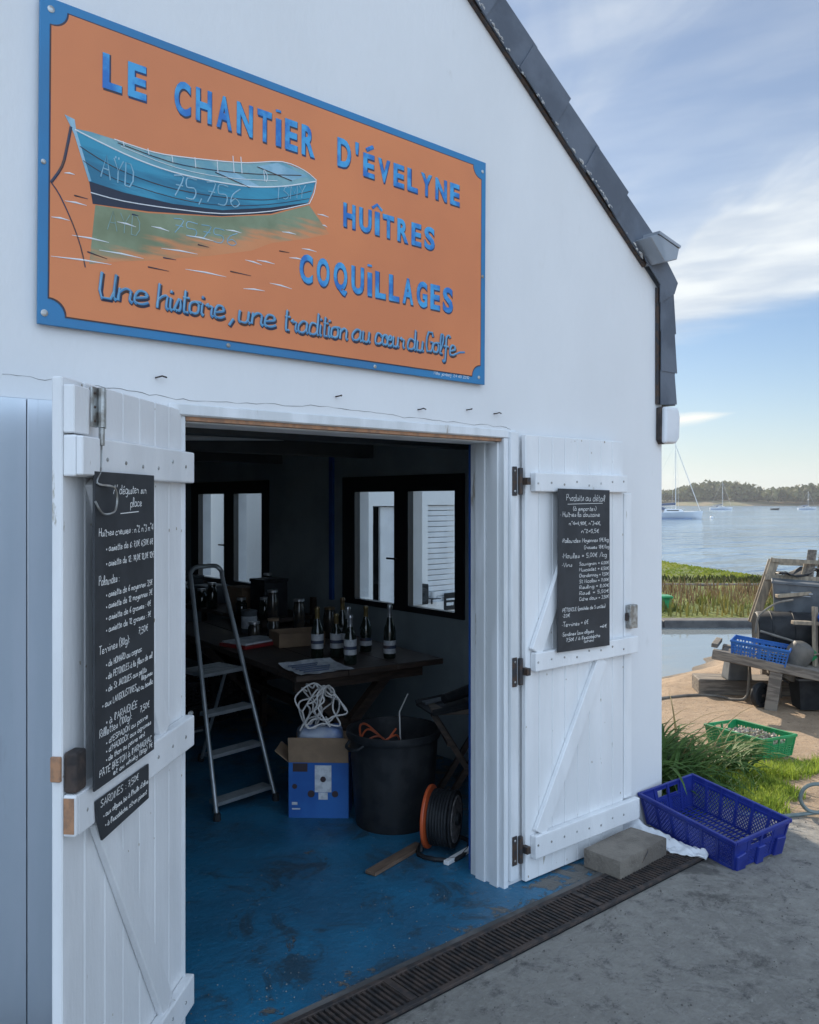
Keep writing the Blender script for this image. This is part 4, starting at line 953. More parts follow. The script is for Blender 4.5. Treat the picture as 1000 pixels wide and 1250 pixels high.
for k in range(420):
    x, y = random.uniform(-.23, .23), random.uniform(-.14, .14); c = (x, y, .085 + .03 * (1 - (x / .25) ** 2) + random.uniform(-.01, .01))
    M = Matrix.Translation(c) @ Euler((random.uniform(0, 6), random.uniform(0, 6), random.uniform(0, 6))).to_matrix().to_4x4()
    r = random.uniform(.011, .019); shl.lathe([(0, .006), (r * .6, .004), (r, 0), (r * .6, -.003), (0, -.004)], 6, M=M)
sho = tag(mk('shells', shl, mat('shells', (.42, .38, .32), (.16, .14, .12), rough=.6, scale=30)), 'small shells heaped in the green crate', 'shells', kind='stuff')
sho.matrix_world = Matrix.Translation(gc.location) @ gc.rotation_euler.to_matrix().to_4x4()
# crumpled white sheet pinched under the navy crate
mb = MB(); nu, nv = 40, 14
for i in range(nu + 1):
    u = i / nu; px_, py_ = 3.66 + .10 * u, .0 - .43 * u
    for j in range(nv + 1):
        v = j / nv - .5
        x = px_ + v * (.115 - .03 * u) - .015; y = py_ + v * .03
        z = .016 + .10 * (1 - u) ** 1.5 * (v + .5) + max(0., mnoise.noise(Vector((u * 7, v * 5, 2)))) * .055 * (1 - abs(v)) + mnoise.noise(Vector((u * 19, v * 11, 4))) * .012
        mb.v.append((x, y, max(z, .009)))
mb.f = [(i * (nv + 1) + j, i * (nv + 1) + j + 1, (i + 1) * (nv + 1) + j + 1, (i + 1) * (nv + 1) + j) for i in range(nu) for j in range(nv)]
so_ = tag(mk('plastic_sheet', mb, WHITEPL, smooth=True), 'crumpled white plastic sheet trapped under the navy crate', 'plastic sheet')
sf = so_.modifiers.new('solid', 'SOLIDIFY'); sf.thickness = .003

# ------------------------------------------------------------ inside the shed
ld = thing('step_ladder', 'aluminium step ladder with a hoop handle standing inside', 'ladder', (2.4, 1.58, .004))
def W(x, y, z): return Vector((x - 2.4, y - 1.58, z - .004))
fl_, fr_ = W(2.194, 1.545, .01), W(2.60, 1.608, .01); tl_, tr_ = W(2.365, 2.2, 1.25), W(2.595, 2.24, 1.25)
def lerp(a, b_, t): return a + (b_ - a) * t
mk('side_rail', MB().tube([fl_, tl_], .0135, n=10), ALU, ld, smooth=True); mk('side_rail', MB().tube([fr_, tr_], .0135, n=10), ALU, ld, smooth=True)
dirv = (tl_ - fl_).normalized()
mk('hoop', MB().tube(smoothpts([tl_, tl_ + dirv * .035, tl_ + dirv * .06 + Vector((.035, 0, .01)), lerp(tl_, tr_, .5) + dirv * .075, tr_ + dirv * .06 + Vector((-.035, 0, .01)), tr_ + dirv * .035, tr_], 4), .014, n=10), ALU, ld, smooth=True)
for k, f in enumerate((.055, .235, .40, .565)):
    a, b_ = lerp(fl_, tl_, f), lerp(fr_, tr_, f); d = (b_ - a).normalized(); dep = .085 if k < 3 else .24
    q = Vector((-d.y, d.x, 0)).normalized(); m_ = lerp(a, b_, .5)
    st = MB().beam(a + q * (dep / 2 - .01) + d * .012, b_ + q * (dep / 2 - .01) - d * .012, dep, .022)
    for j in range(4): st.beam(a + q * (-.002 + dep * (j + .3) / 4.4) + d * .015 + Vector((0, 0, .0128)), b_ + q * (-.002 + dep * (j + .3) / 4.4) - d * .015 + Vector((0, 0, .0128)), .006, .003)
    mk('step' if k < 3 else 'platform', st, ALU, ld, bevel=.003)
for a, b_ in ((lerp(fl_, tl_, .56), W(2.23, 2.28, .01)), (lerp(fr_, tr_, .56), W(2.62, 2.32, .01))): mk('rear_leg', MB().tube([a + Vector((0, .22, -.02)), b_ + Vector((0, .25, 0))], .011, n=8), ALU, ld)
mk('rear_brace', MB().tube([W(2.235, 2.49, .22), W(2.61, 2.53, .22)], .008, n=8), ALU, ld)
for p in (fl_, fr_, W(2.23, 2.53, .012), W(2.62, 2.57, .012)): mk('foot', MB().lathe([(.019, -.008), (.021, .0), (.018, .035)], 10, c=p), BLACKPL, ld)

tb = thing('trestle_table', 'dark wooden trestle table along the side wall under the windows', 'table', (3.2, 2.3, .004), R(-7))
TM = Matrix.Rotation(R(7), 4, 'Z') @ Matrix.Translation((-3.2, -2.3, -.004))
mk('tabletop', MB().box(-.50, -.17, -1.0, 1.4, .715, .75).box(-.167, .165, -1.004, 1.4, .715, .751).box(.168, .50, -1.0, 1.4, .715, .75), DARKWOOD, tb, bevel=.004)
mk('apron', MB().box(-.44, .44, -.86, -.83, .63, .714), DARKWOOD, tb); mk('apron', MB().box(-.44, .44, 1.2, 1.23, .63, .714), DARKWOOD, tb)
for y in (-.72, 1.05):
    mk('leg', MB().beam((-.38, y, .70), (.30, y, 0), .06, .06), DARKWOOD, tb); mk('leg', MB().beam((.38, y + .065, .70), (-.30, y + .065, 0), .06, .06), DARKWOOD, tb)
mk('stretcher', MB().beam((0, -.72, .345), (0, 1.1, .345), .05, .05), DARKWOOD, tb)
BG = mat('bottle_glass', (.012, .018, .014), rough=.08, coat=.6); LAB = mat('bottle_label', (.48, .49, .50), (.36, .38, .42), rough=.7, scale=40); CAPM = mat('bottle_capsule', (.10, .06, .03), (.20, .15, .06), rough=.35, metal=.4, scale=20); SILV = mat('silver_foil', (.45, .46, .48), rough=.35, metal=.8)
TT = .004 + .751
def bottle(label, loc, h=.31, r=.038, cap=CAPM, lab=(.06, .15), rz=0., wide=1.):
    t = thing('wine_bottle', label, 'bottle', loc, rz, 'wine bottles on the trestle table')
    mk('glass', MB().lathe([(r * .9, 0), (r, .008), (r, h * .50), (r * .9, h * .57), (r * .55, h * .68), (.0145, h * .78), (.0135, h * .93), (.016, h * .935), (.016, h * .965), (.013, h)], 20), BG, t, smooth=True)
    lb = mk('label', MB().lathe([(r + .0006, lab[0]), (r + .0008, lab[1])], 20), LAB, t, smooth=True)
    mk('label_mark', MB().lathe([(r + .0013, lab[0] + .03), (r + .0013, lab[0] + .05)], 20), SHADOW, lb)
    mk('capsule', MB().lathe([(.0152, h * .77), (.0145, h * .92), (.0168, h * .934), (.0168, h * .968), (.0142, h + .001), (0, h + .0015)], 16), cap, t, smooth=True)
bottle('wine bottle with a pale round label, leftmost on the table', (2.99, 1.76, TT), .315)
bottle('dark capsuled bottle just right of the leftmost bottle', (3.09, 1.70, TT), .27)
bottle('bottle with copper top at the back of the cluster', (3.27, 1.88, TT), .34)
bottle('silver capped bottle nearest the front of the cluster', (3.02, 1.46, TT), .29, cap=SILV)
bottle('silver capped bottle standing behind the foremost bottle', (3.15, 1.66, TT), .31, cap=SILV)
bottle('short bottle with low label between cluster and right bottle', (3.36, 1.75, TT), .29, lab=(.04, .09))
bottle('pale capped wine bottle alone at the right of the table', (3.33, 1.47, TT), .325, cap=SILV, lab=(.03, .11))
pp = thing('newspaper', 'pale printed paper sheet lying on the near edge of the table', 'newspaper', (2.79, 1.48, TT + .001), R(-7))
mb = MB()
for i in range(13):
    for j in range(9): mb.v.append((-.17 + .34 * i / 12, -.15 + .30 * j / 8, .006 + .008 * mnoise.noise(Vector((i * .4, j * .5, 0))) + (.02 * ((j - 5) / 3) ** 2 if j > 5 else 0)))
mb.f = [(i * 9 + j, i * 9 + j + 1, (i + 1) * 9 + j + 1, (i + 1) * 9 + j) for i in range(12) for j in range(8)]
mk('sheet', mb, PAPER, pp, smooth=True)
mb = MB()
for k in range(5): mb.tube([(-.14, -.12 + k * .05, .0155), (.02 + .03 * (k % 3), -.12 + k * .05, .0155)], .004, n=4)
mk('printed_lines', mb, mat('newsprint', (.12, .15, .22), rough=.8), pp)
fo = thing('red_folder', 'red folder with papers on the table behind the ladder', 'folder', (2.93, 2.45, TT), R(12))
mk('cover', MB().box(-.17, .17, -.13, .13, 0, .022), mat('red_card', (.28, .02, .02), (.2, .015, .015), rough=.5, scale=12), fo, bevel=.003); mk('papers', MB().box(-.15, .16, -.11, .12, .0225, .034), PAPER, fo, bevel=.002)
jar = thing('label_jar', 'grey tin with a pale label on the table behind the ladder', 'tin', (3.20, 2.95, TT))
mk('tin', MB().lathe([(.055, 0), (.057, .005), (.057, .145), (.06, .15), (.06, .16), (.05, .163), (0, .163)], 20), GREYPL, jar, smooth=True); mk('label', MB().lathe([(.0582, .03), (.0582, .12)], 20), PAPER, jar)
tray = thing('wooden_tray', 'brown wooden tray on the table left of the bottles', 'tray', (3.18, 2.28, TT), R(-15))
mk('tray', MB().box(-.16, .16, -.12, .12, 0, .012).box(-.16, .16, -.12, -.108, .012, .09).box(-.16, .16, .108, .12, .012, .09).box(-.16, -.148, -.108, .108, .012, .09).box(.148, .16, -.108, .108, .012, .09), CARD, tray, bevel=.002)
rk_ = thing('shelf_rack', 'dark shelf rack of jars and boxes under the far window', 'rack', (3.62, 3.95, .004))
mk('shelf', MB().box(-.25, .25, -.9, 1.0, .78, .81), DARKWOOD, rk_); mk('shelf', MB().box(-.25, .25, -.9, 1.0, .35, .38), DARKWOOD, rk_)
for x in (-.23, .23):
    for y in (-.88, .98): mk('post', MB().box(x - .02, x + .02, y - .02, y + .02, 0, .779 if x < 0 else .95), DARKWOOD, rk_)
rn = random.Random(5)
for k, (x, y, w_, d_, h_, m_) in enumerate(((3.55, 3.25, .2, .22, .27, BLACKPL), (3.52, 3.62, .22, .16, .18, CARD), (3.58, 4.3, .2, .24, .14, GREYPL), (3.55, 4.7, .25, .2, .20, BLACKPL))):
    lb_ = ('tall dark storage box on the rack end nearest the bottles', 'brown carton on the rack between two dark boxes', 'flat grey box on the rack under the far window', 'black box at the far end of the rack')[k]
    t = thing('storage_box', lb_, 'box', (x, y, .815), rn.uniform(-.2, .2))
    mk('body', MB().box(-d_ / 2, d_ / 2, -w_ / 2, w_ / 2, 0, h_), m_, t, bevel=.004); mk('lid', MB().box(-d_ / 2 - .006, d_ / 2 + .006, -w_ / 2 - .006, w_ / 2 + .006, h_ + .0005, h_ + .025), m_, t, bevel=.004)
for k in range(6):
    x, y = ((3.42, 3.10), (3.40, 3.42), (3.42, 3.95), (3.40, 4.10), (3.66, 3.45), (3.42, 4.48))[k]; h_ = (.15, .12, .2, .14, .3, .17)[k]
    lb_ = ('squat glass jar at the near end of the rack', 'low glass jar in front of the brown carton', 'tall glass jar in the middle of the rack', 'glass jar right beside the tall jar on the rack', 'tall dark jar behind the brown carton', 'glass jar before the black box at the rack end')[k]
    t = thing('glass_jar', lb_, 'jar', (x, y, .8145), 0, 'jars on the rack under the far window')
    mk('jar', MB().lathe([(.04, 0), (.045, .01), (.045, h_ * .75), (.033, h_ * .88), (.033, h_)], 16), BG, t, smooth=True); mk('lid', MB().lathe([(.036, h_ + .0005), (.036, h_ + .018), (0, h_ + .02)], 16), SILV, t, smooth=True)
# carton with cable
cx = thing('carton', 'open blue printed cardboard carton on the floor by the tub', 'carton', (2.70, 1.30, .004), -R(40.6) - R(2))
mk('body', MB().box(-.163, .163, -.10, -.096, 0, .30).box(-.163, .163, .096, .10, 0, .30).box(-.163, -.159, -.0959, .0959, 0, .30).box(.159, .163, -.0959, .0959, 0, .30).box(-.158, .158, -.095, .095, 0.001, .006), mat('blue_carton', (.015, .10, .36), (.02, .13, .42), rough=.6, scale=5), cx)
mk('flap', MB().beam((0, -.102, .301), (0, -.125, .44), .326, .004, up=(0, 1, 0)), CARD, cx); mk('flap', MB().beam((0, .102, .301), (0, .17, .40), .326, .004, up=(0, 1, 0)), CARD, cx)
mk('flap', MB().beam((-.166, 0, .301), (-.24, 0, .36), .19, .004, up=(1, 0, 0)), CARD, cx)
pr_ = MB().box(-.02, .07, -.1015, -.1002, .14, .285).box(.0, .05, -.1015, -.1002, .10, .138)
mk('printed_appliance', pr_, PAPER, cx)
mk('printed_fruit', MB().box(-.14, -.06, -.1015, -.1002, .25, .295).plate([(-.04 + .02 * math.cos(a), .13 + .02 * math.sin(a)) for a in [i * .63 for i in range(10)]], -.1015, -.1002).plate([(.09 + .018 * math.cos(a), .13 + .018 * math.sin(a)) for a in [i * .63 for i in range(10)]], -.1015, -.1002).plate([(-.13 + .014 * math.cos(a), .17 + .014 * math.sin(a)) for a in [i * .63 for i in range(10)]], -.1015, -.1002).plate([(.025 + .016 * math.cos(a), .21 + .016 * math.sin(a)) for a in [i * .63 for i in range(10)]], -.1025, -.1016), mat('dark_print', (.04, .025, .03), rough=.6), cx)
mk('printed_mark', MB().box(-.145, -.115, -.1015, -.1002, .07, .085).box(-.145, -.10, -.1015, -.1002, .045, .052), PAPER, cx)
rn = random.Random(21); pts = []
for k in range(74):
    a = k * .62 + rn.uniform(-.3, .3); r = rn.uniform(.07, .16); c = math.floor(k / 10)
    ox, oz = rn.uniform(-.03, .03), 0
    tilt = c * .9
    p = Vector((r * math.cos(a) * 1.05, r * .55 * math.sin(a) * math.cos(tilt), r * math.sin(a) * .85))
    pts.append(Vector((2.66 + ox, 1.255, .60)) + Matrix.Rotation(R(-40), 3, 'Z') @ Matrix.Rotation(tilt * .35, 3, 'Z') @ p)
tag(mk('cable_coil', MB().tube(smoothpts(pts, 5), .0048, n=6), CABLE, smooth=True), 'tangled white cable heaped on top of the blue carton', 'cable')
mb = MB(); bg_ = tag(mk('blue_bag', lumpy_box(.26, .16, .16, amp=.02, rad=.06, sd=4), mat('bag_plastic', (.30, .34, .42), (.06, .14, .40), rough=.4, scale=6), smooth=True), 'crumpled blue and white bag in the mouth of the carton', 'bag')
bg_.location = (2.69, 1.29, .33); bg_.rotation_euler = (0, 0, R(-42))
# black tub
tu = thing('rubbish_tub', 'big black ribbed plastic tub standing inside the doorway', 'tub', (2.915, .93, .004))
mb = MB(); n = 56; H_ = .50
prof = [(.20, 0), (.205, .02), (.222, .25), (.235, .46), (.25, .462), (.255, .475), (.252, .50), (.238, .50), (.23, .462), (.20, .03), (0, .025)]
mb.lathe(prof, n); mb.v = [(x * (1 + (.012 if (i % n) % 4 < 2 and 1 <= i // n <= 3 else 0)), y * (1 + (.012 if (i % n) % 4 < 2 and 1 <= i // n <= 3 else 0)), z) for i, (x, y, z) in enumerate(mb.v)]
mk('body', mb, BLACKPL, tu, smooth=True)
for s_ in (-1, 1): mk('handle', MB().tube(smoothpts([(s_ * .25, -.06, .46), (s_ * .285, -.04, .44), (s_ * .285, .04, .44), (s_ * .25, .06, .46)], 4), .008, n=8), BLACKPL, tu, smooth=True)
tag(mk('orange_cable', MB().tube(smoothpts([(2.80 + .09 * math.cos(a * .7) * (1 + .1 * math.sin(a * 3)), .91 + .12 * math.sin(a * .7), .40 + .05 * math.sin(a * 1.3) + .004 * a) for a in range(26)], 4), .0055, n=6), mat('orange_rubber', (.30, .06, .02), rough=.5), smooth=True), 'reddish cable loops lying in the black tub', 'cable')
tag(mk('pale_stick', MB().tube([(3.0, .97, .30), (3.04, 1.03, .55), (3.16, 1.10, .62)], .004, n=6), CABLE), 'thin pale wire poking out of the black tub', 'wire')
# cable reel
rl = thing('cable_reel', 'black cable reel with an orange flange leaning by the door jamb', 'cable reel', (2.86, .48, .004), R(-58))
MX = Matrix.Translation((0, 0, .158)) @ Matrix.Rotation(math.pi / 2, 4, 'Y')
ORF = mat('orange_plastic', (.55, .10, .03), (.45, .08, .025), rough=.4, scale=8)
mk('back_flange', MB().lathe([(.02, -.075), (.15, -.075), (.152, -.068), (.15, -.060), (.125, -.060), (.12, -.056), (.02, -.056)], 36, M=MX), ORF, rl, smooth=True)
mk('drum', MB().lathe([(.11, -.055), (.122, -.05), (.125, .04), (.11, .05)], 30, M=MX), BLACKPL, rl, smooth=True)
mb = MB()
for k in range(7): mb.tube([tuple(MX @ Vector((.128 * math.cos(a * .28), .128 * math.sin(a * .28), -.045 + k * .0145))) for a in range(22)], .0068, n=6, closed=True)
mk('wound_cable', mb, BLACKPL, rl, smooth=True)
mk('front_flange', MB().lathe([(.02, .062), (.09, .062), (.1, .066), (.135, .066), (.14, .06), (.135, .054), (.02, .052)], 36, M=MX), BLACKPL, rl, smooth=True)
mk('number_ring', MB().lathe([(.088, .0665), (.092, .070), (.108, .070), (.112, .0668)], 36, M=MX), mat('worn_grey_ring', (.24, .22, .22), (.09, .085, .085), rough=.6, scale=45), rl, smooth=True)
mk('hub', MB().lathe([(.03, .06), (.03, .082), (.022, .088), (0, .088)], 20, M=MX), BLACKPL, rl, smooth=True)
mk('stand', MB().tube(smoothpts([(-.09, -.12, .012), (.095, -.12, .012), (.10, .12, .012), (-.09, .12, .012)], 4, True), .011, n=8, closed=True).tube([(-.088, -.09, .012), (-.088, 0, .16), (-.088, .09, .012)], .009, n=8), BLACKPL, rl, smooth=True)
# folding stand with tools
fs = thing('folding_stand', 'dark wooden folding stand beside the right jamb', 'stand', (3.28, .76, .004), R(-35))
STW = mat('stand_wood', (.13, .10, .075), (.08, .06, .045), rough=.6, scale=8, stretch=(1, 7, 7))
mk('top', MB().box(-.20, .20, -.15, .15, .58, .605), STW, fs, bevel=.004)
for y in (-.12, .12):
    mk('leg', MB().beam((-.19, y, .58), (.17, y, 0), .028, .035, up=(0, 1, 0)), DARKWOOD, fs); mk('leg', MB().beam((.19, y + .03, .58), (-.17, y + .03, 0), .028, .035, up=(0, 1, 0)), DARKWOOD, fs)
mk('crossbar', MB().beam((-.10, -.12, .42), (-.10, .15, .42), .025, .03), DARKWOOD, fs); mk('crossbar', MB().beam((.10, -.12, .42), (.10, .15, .42), .025, .03), DARKWOOD, fs)
tl = thing('tool_tray', 'black tray of tools lying tilted on the folding stand', 'tool tray', (3.27, .76, .612), R(-20), rot=(0, R(-6), R(-20)))
mk('tray', MB().box(-.23, .20, -.13, .13, 0, .012).box(-.23, .20, -.13, -.12, .012, .035).box(-.23, .20, .12, .13, .012, .035), BLACKPL, tl, bevel=.003)
mk('grinder', MB().tube([(-.12, -.02, .05), (.10, .03, .06)], [.026, .034], n=12), BLACKPL, tl, smooth=True); mk('disc', MB().lathe([(.045, 0), (.045, .005), (0, .006)], 20, M=Matrix.Translation((.13, .04, .05)) @ Matrix.Rotation(R(70), 4, 'X')), GALV, tl)
mk('pliers', MB().beam((-.20, .06, .02), (.02, .09, .022), .014, .012).beam((-.20, .10, .022), (.02, .07, .034), .012, .010), GREYPL, tl, bevel=.002)
pk = tag(mk('brown_plank', MB().box(-.20, .20, -.03, .03, 0, .018), mat('brown_board', (.15, .10, .07), (.10, .065, .045), rough=.8, scale=6, stretch=(1, 7, 7)), bevel=.003), 'short brown plank on the blue floor before the tub', 'plank'); pk.location = (2.60, .53, .006); pk.rotation_euler = (0, 0, R(14))
pk = tag(mk('white_lath', MB().box(-.12, .12, -.014, .014, 0, .02), PAINT, bevel=.002), 'short white painted lath on the floor at the right jamb', 'lath'); pk.location = (2.86, .36, .006); pk.rotation_euler = (0, 0, R(12))
for k, (x, y, z) in enumerate(((2.56, 2.05, 2.12),)):
    lt = thing('strip_light', 'unlit twin tube strip light on the ceiling', 'ceiling light', (x, y, 2.158), R(-40))
    mk('base', MB().box(-.33, .33, -.07, .07, -.03, 0), GREYPL, lt, bevel=.004)
    for yy in (-.045, .045): mk('tube', MB().tube([(-.31, yy, -.05), (.31, yy, -.05)], .014, n=10), mat('unlit_tube', (.65, .68, .70), rough=.25), lt, smooth=True)
mb = MB()
tag(mk('dark_curtain', MB().box(3.80, 3.895, 2.9, 3.7, .9, 2.03), INWALL), 'dark boxed-in panel on the wall between the two windows', 'panel') if False else None

for k, (x, y, z, a) in enumerate(((3.10, 3.55, .004, .2), (3.12, 3.53, .185, .05), (2.75, 3.95, .004, -.3))):
    crate('stock_crate', ('black plastic crate at the bottom of the stack behind the ladder', 'black plastic crate on top of the stack behind the ladder', 'dark crate on the floor left behind the ladder')[k], .55, .36, .17, .02, BLACKPL, (x, y, z), (0, 0, a), lattice='grid', feet=False, group='stock crates behind the ladder')
for k in range(5):
    x, y = ((3.05, 2.62), (3.16, 2.55), (3.42, 2.62), (3.50, 2.35), (3.40, 2.95))[k]; h_ = (.11, .13, .24, .20, .28)[k]
    t = thing('preserve_jar', ('squat preserve jar beside the red folder', 'second squat jar behind the wooden tray', 'tall preserve jar near the wall behind the tray', 'medium jar near the wall left of the bottles', 'tallest jar at the wall behind the grey tin')[k], 'jar', (x, y, TT), 0, 'preserve jars on the table')
    mk('jar', MB().lathe([(.038, 0), (.043, .008), (.043, h_ * .8), (.036, h_ * .9), (.036, h_)], 14), mat('jar_glass', (.06, .05, .04), (.03, .03, .03), rough=.1, scale=20), t, smooth=True); mk('lid', MB().lathe([(.04, h_ + .0005), (.04, h_ + .016), (0, h_ + .017)], 14), (SILV, CARD, SILV, CAPM, SILV)[k], t, smooth=True)
# ------------------------------------------------------------ plants at the corner, lawn
DAY = leafmat('lily_leaves', (.05, .11, .028), (.10, .18, .045), 5., .25)
rn = random.Random(8); random.seed(8)
def lily(mb, x, y, z, Ln, wd, az, a0, a1, seg=9):
    """a long strap leaf: rises at angle a0 and arches over to angle a1"""
    dx, dy = math.cos(az), math.sin(az); px, py = -dy, dx; o = h = 0.; base = len(mb.v); st = Ln / seg
    for k in range(seg + 1):
        t = k / seg; w_ = wd * .5 * min(1, .55 + t * 2) * (1 - t ** 3) + .0008
        fold = w_ * .35
        for sx, up in ((-1, fold), (0, 0), (1, fold)): mb.v.append((x + dx * o + px * w_ * sx, y + dy * o + py * w_ * sx, z + h + up))
        a = a0 + (a1 - a0) * t ** 1.3; o += math.cos(a) * st; h += math.sin(a) * st
    for k in range(seg):
        for c in (0, 1): mb.f.append((base + 3 * k + c, base + 3 * k + c + 1, base + 3 * k + c + 4, base + 3 * k + c + 3))
mb = MB()
tufts = [(4.14 + 1.15 * (a_ := rn.random()) ** 1.15, .05 + (.85 - .45 * a_) * rn.random()) for _ in range(38)]
for (tx_, ty_) in tufts:
    if tx_ > 4.75 and ty_ < .14: ty_ += .14
    for k in range(15):
        x, y = tx_ + rn.gauss(0, .03), ty_ + rn.gauss(0, .03); az = rn.uniform(0, 6.28) if rn.random() < .55 else rn.uniform(-1.6, .2)
        if x < 4.3 and math.cos(az) < -.1: az = math.pi - az
        lily(mb, x, y, tz(x, y), rn.uniform(.32, .64) * (1.05 - .28 * (tx_ - 4.1)), rn.uniform(.016, .030), az, R(rn.uniform(46, 82)), R(rn.uniform(-80, 0)))
tag(mk('daylily_clump', mb, DAY), 'clump of long arching green leaves at the shed corner', 'plant')
mb = MB()
for k in range(24):
    x, y = rn.uniform(4.3, 5.0), rn.uniform(.15, .8); lily(mb, x, y, tz(x, y), rn.uniform(.45, .75), .010, rn.uniform(-1.5, .8), R(rn.uniform(45, 75)), R(rn.uniform(-35, 5)))
tag(mk('dry_leaves', mb, leafmat('dry_lily_leaves', (.24, .19, .09), (.30, .26, .13), 5.)), 'few straw coloured leaves in the green clump', 'plant')
LAWN = leafmat('lawn_blades', (.15, .24, .03), (.36, .44, .065), 4.5, .5)
mb = MB(); cnt = 0
while cnt < 16000:
    x, y = rn.uniform(4.15, 7.2), rn.uniform(-.45, 1.35)
    # a patch stretching from the clump towards the sand, open on the yard side
    d1 = y - (-.36 + .25 * (x - 4.6) + .08 * math.sin(x * 5)); d2 = (.42 + .0 * x) - (y - (x - 5.4) * -.42)
    e = min(d1, d2) + mnoise.noise(Vector((x * 4, y * 4, 1))) * .14
    if x < 4.55: e = min(e, (y + .12))
    if e < 0 or rn.random() > .25 + e * 5: continue
    cnt += 1
    blades(mb, x, y, tz(x, y) - .005, rn.uniform(.025, .075) * (1 + max(0, mnoise.noise(Vector((x * 3, y * 3, 9)))) * 1.2), .007, rn.uniform(.1, .9), rn.uniform(0, 6.28), seg=2)
tag(mk('lawn', mb, LAWN), 'sunlit tufty lawn between the leaf clump and the hose', 'grass', kind='stuff')
mb = MB()
for k in range(900):
    x, y = rn.uniform(4.1, 4.95), rn.uniform(-.08, .5); blades(mb, x, y, tz(x, y), rn.uniform(.05, .16), .008, rn.uniform(.2, .8), rn.uniform(0, 6.28), seg=2)
tag(mk('weeds', mb, DAY), 'low weeds in front of the leaf clump', 'weeds', kind='stuff')
# grit on the yard
mb = MB()
for k in range(1500):
    x, y = rn.uniform(1.6, 5.2), rn.uniform(-1.7, -.43); r = rn.choice((.0015, .002, .0025, .003, .0045)); mb.lathe([(0, r), (r, r * .3), (0, -r)], 5, c=(x, y, tz(x, y) + r * .5))
for k in range(420):
    x, y = rn.uniform(1.3, 3.7), rn.uniform(-.19, .15) if rn.random() < .75 else rn.uniform(.1, .9); r = rn.choice((.0015, .002, .003)); mb.lathe([(0, r), (r, r * .3), (0, -r)], 5, c=(x, y, .004 + r * .5))
tag(mk('grit', mb, mat('grit', (.30, .29, .27), (.13, .12, .11), rough=.9, scale=9, thr=(.45, .55))), 'small grit and shell chips on the yard and sill', 'grit', kind='stuff')
HOSE = mat('grey_hose', (.20, .185, .16), (.14, .13, .115), rough=.75, scale=10); GHOSE = mat('green_grey_hose', (.11, .15, .15), (.16, .20, .20), rough=.4, scale=10)
def G3(pts, r): return [(x, y, tz(x, y) + r + dz) for x, y, dz in pts]
tag(mk('loop_hose', MB().tube(smoothpts(G3([(4.42, -.18, 0), (4.50, -.29, .0), (4.62, -.37, .0), (4.76, -.42, .0), (4.86, -.50, .025), (4.90, -.535, .085), (4.875, -.515, .15), (4.82, -.47, .172), (4.77, -.425, .145), (4.755, -.41, .08), (4.79, -.44, .02), (4.86, -.51, .012), (5.0, -.63, 0), (5.3, -.74, 0)], .011), 6), .011, n=8), GHOSE, smooth=True), 'grey green garden hose looped beside the navy crate', 'hose')
tag(mk('sand_hose', MB().tube(smoothpts(G3([(6.6, 2.25, 0), (7.1, 2.1, 0), (7.6, 1.98, 0), (7.75, 1.78, .0), (7.72, 1.62, .0), (7.76, 1.50, .03), (7.86, 1.52, .18), (7.95, 1.56, .36)], .013), 5), .013, n=8), HOSE, smooth=True), 'pale grey hose lying across the sand to the low bench', 'hose')

# ------------------------------------------------------------ low bench and the heap beside the inlet; local x = right, y = away
YAW = -math.atan2(.651, .759)
def cl(r, f, z=0.): return (.759 * r + .651 * f, -.651 * r + .759 * f - 2.6, z)
GZ = -.205
bn = thing('work_bench', 'low weathered plank bench carrying the small blue crate', 'bench', cl(3.4, 8.05, GZ), YAW - R(20), rot=(0, R(8), YAW - R(26)))
mk('beam', MB().box(-.55, .95, -.22, -.14, .36, .45), GREYWOOD, bn, bevel=.006); mk('beam', MB().box(-.50, .95, .16, .24, .36, .45), GREYWOOD, bn, bevel=.006)
mk('board', MB().box(-.5, .95, -.139, .0, .40, .43).box(-.48, .95, .006, .158, .40, .432), GREYWOOD, bn, bevel=.004)
mk('end_rail', MB().box(-.58, -.52, -.1, .30, .45, .49), GREYWOOD, bn, bevel=.005)
for x, y in ((.02, -.18), (.78, -.18), (.02, .2), (.78, .2)): mk('leg', MB().box(x - .055, x + .055, y - .035, y + .035, -.03 + x * .12, .359), GREYWOOD, bn, bevel=.005)
mk('crosspiece', MB().box(-.03, .07, -.144, .164, .24, .30), GREYWOOD, bn)
def wheel(label, loc, rz, r):
    t = thing('trolley_wheel', label, 'wheel', loc, rz); M = Matrix.Translation((0, 0, r)) @ Matrix.Rotation(math.pi / 2, 4, 'Y')
    mk('tyre', MB().lathe([(r * .62, -.028), (r * .9, -.03), (r, -.015), (r, .015), (r * .9, .03), (r * .62, .028), (r * .62, -.028)], 28, M=M), BLACKPL, t, smooth=True)
    mk('rim', MB().lathe([(.012, -.022), (r * .61, -.012), (r * .61, .012), (.012, .022)], 24, M=M), BLACKPL, t, smooth=True); mk('axle', MB().tube([(-.05, 0, r), (.05, 0, r)], .012, n=10), IRON, t)
wheel('black rubber wheel leaning under the low bench', cl(3.29, 7.98, GZ - .01), YAW + R(-62), .12)
wheel('dark wheel at the right edge behind the grey bucket', cl(3.95, 7.62, GZ - .01), YAW + R(-75), .12)
bk = thing('grey_bucket', 'dark grey rectangular bucket under the right end of the bench', 'bucket', cl(3.70, 7.95, GZ), YAW)
mb = MB(); mb.add([(-.09, -.09, 0), (.09, -.09, 0), (.09, .09, 0), (-.09, .09, 0), (-.12, -.12, .28), (.12, -.12, .28), (.12, .12, .28), (-.12, .12, .28)], [(0, 3, 2, 1), (0, 1, 5, 4), (1, 2, 6, 5), (2, 3, 7, 6), (3, 0, 4, 7)])
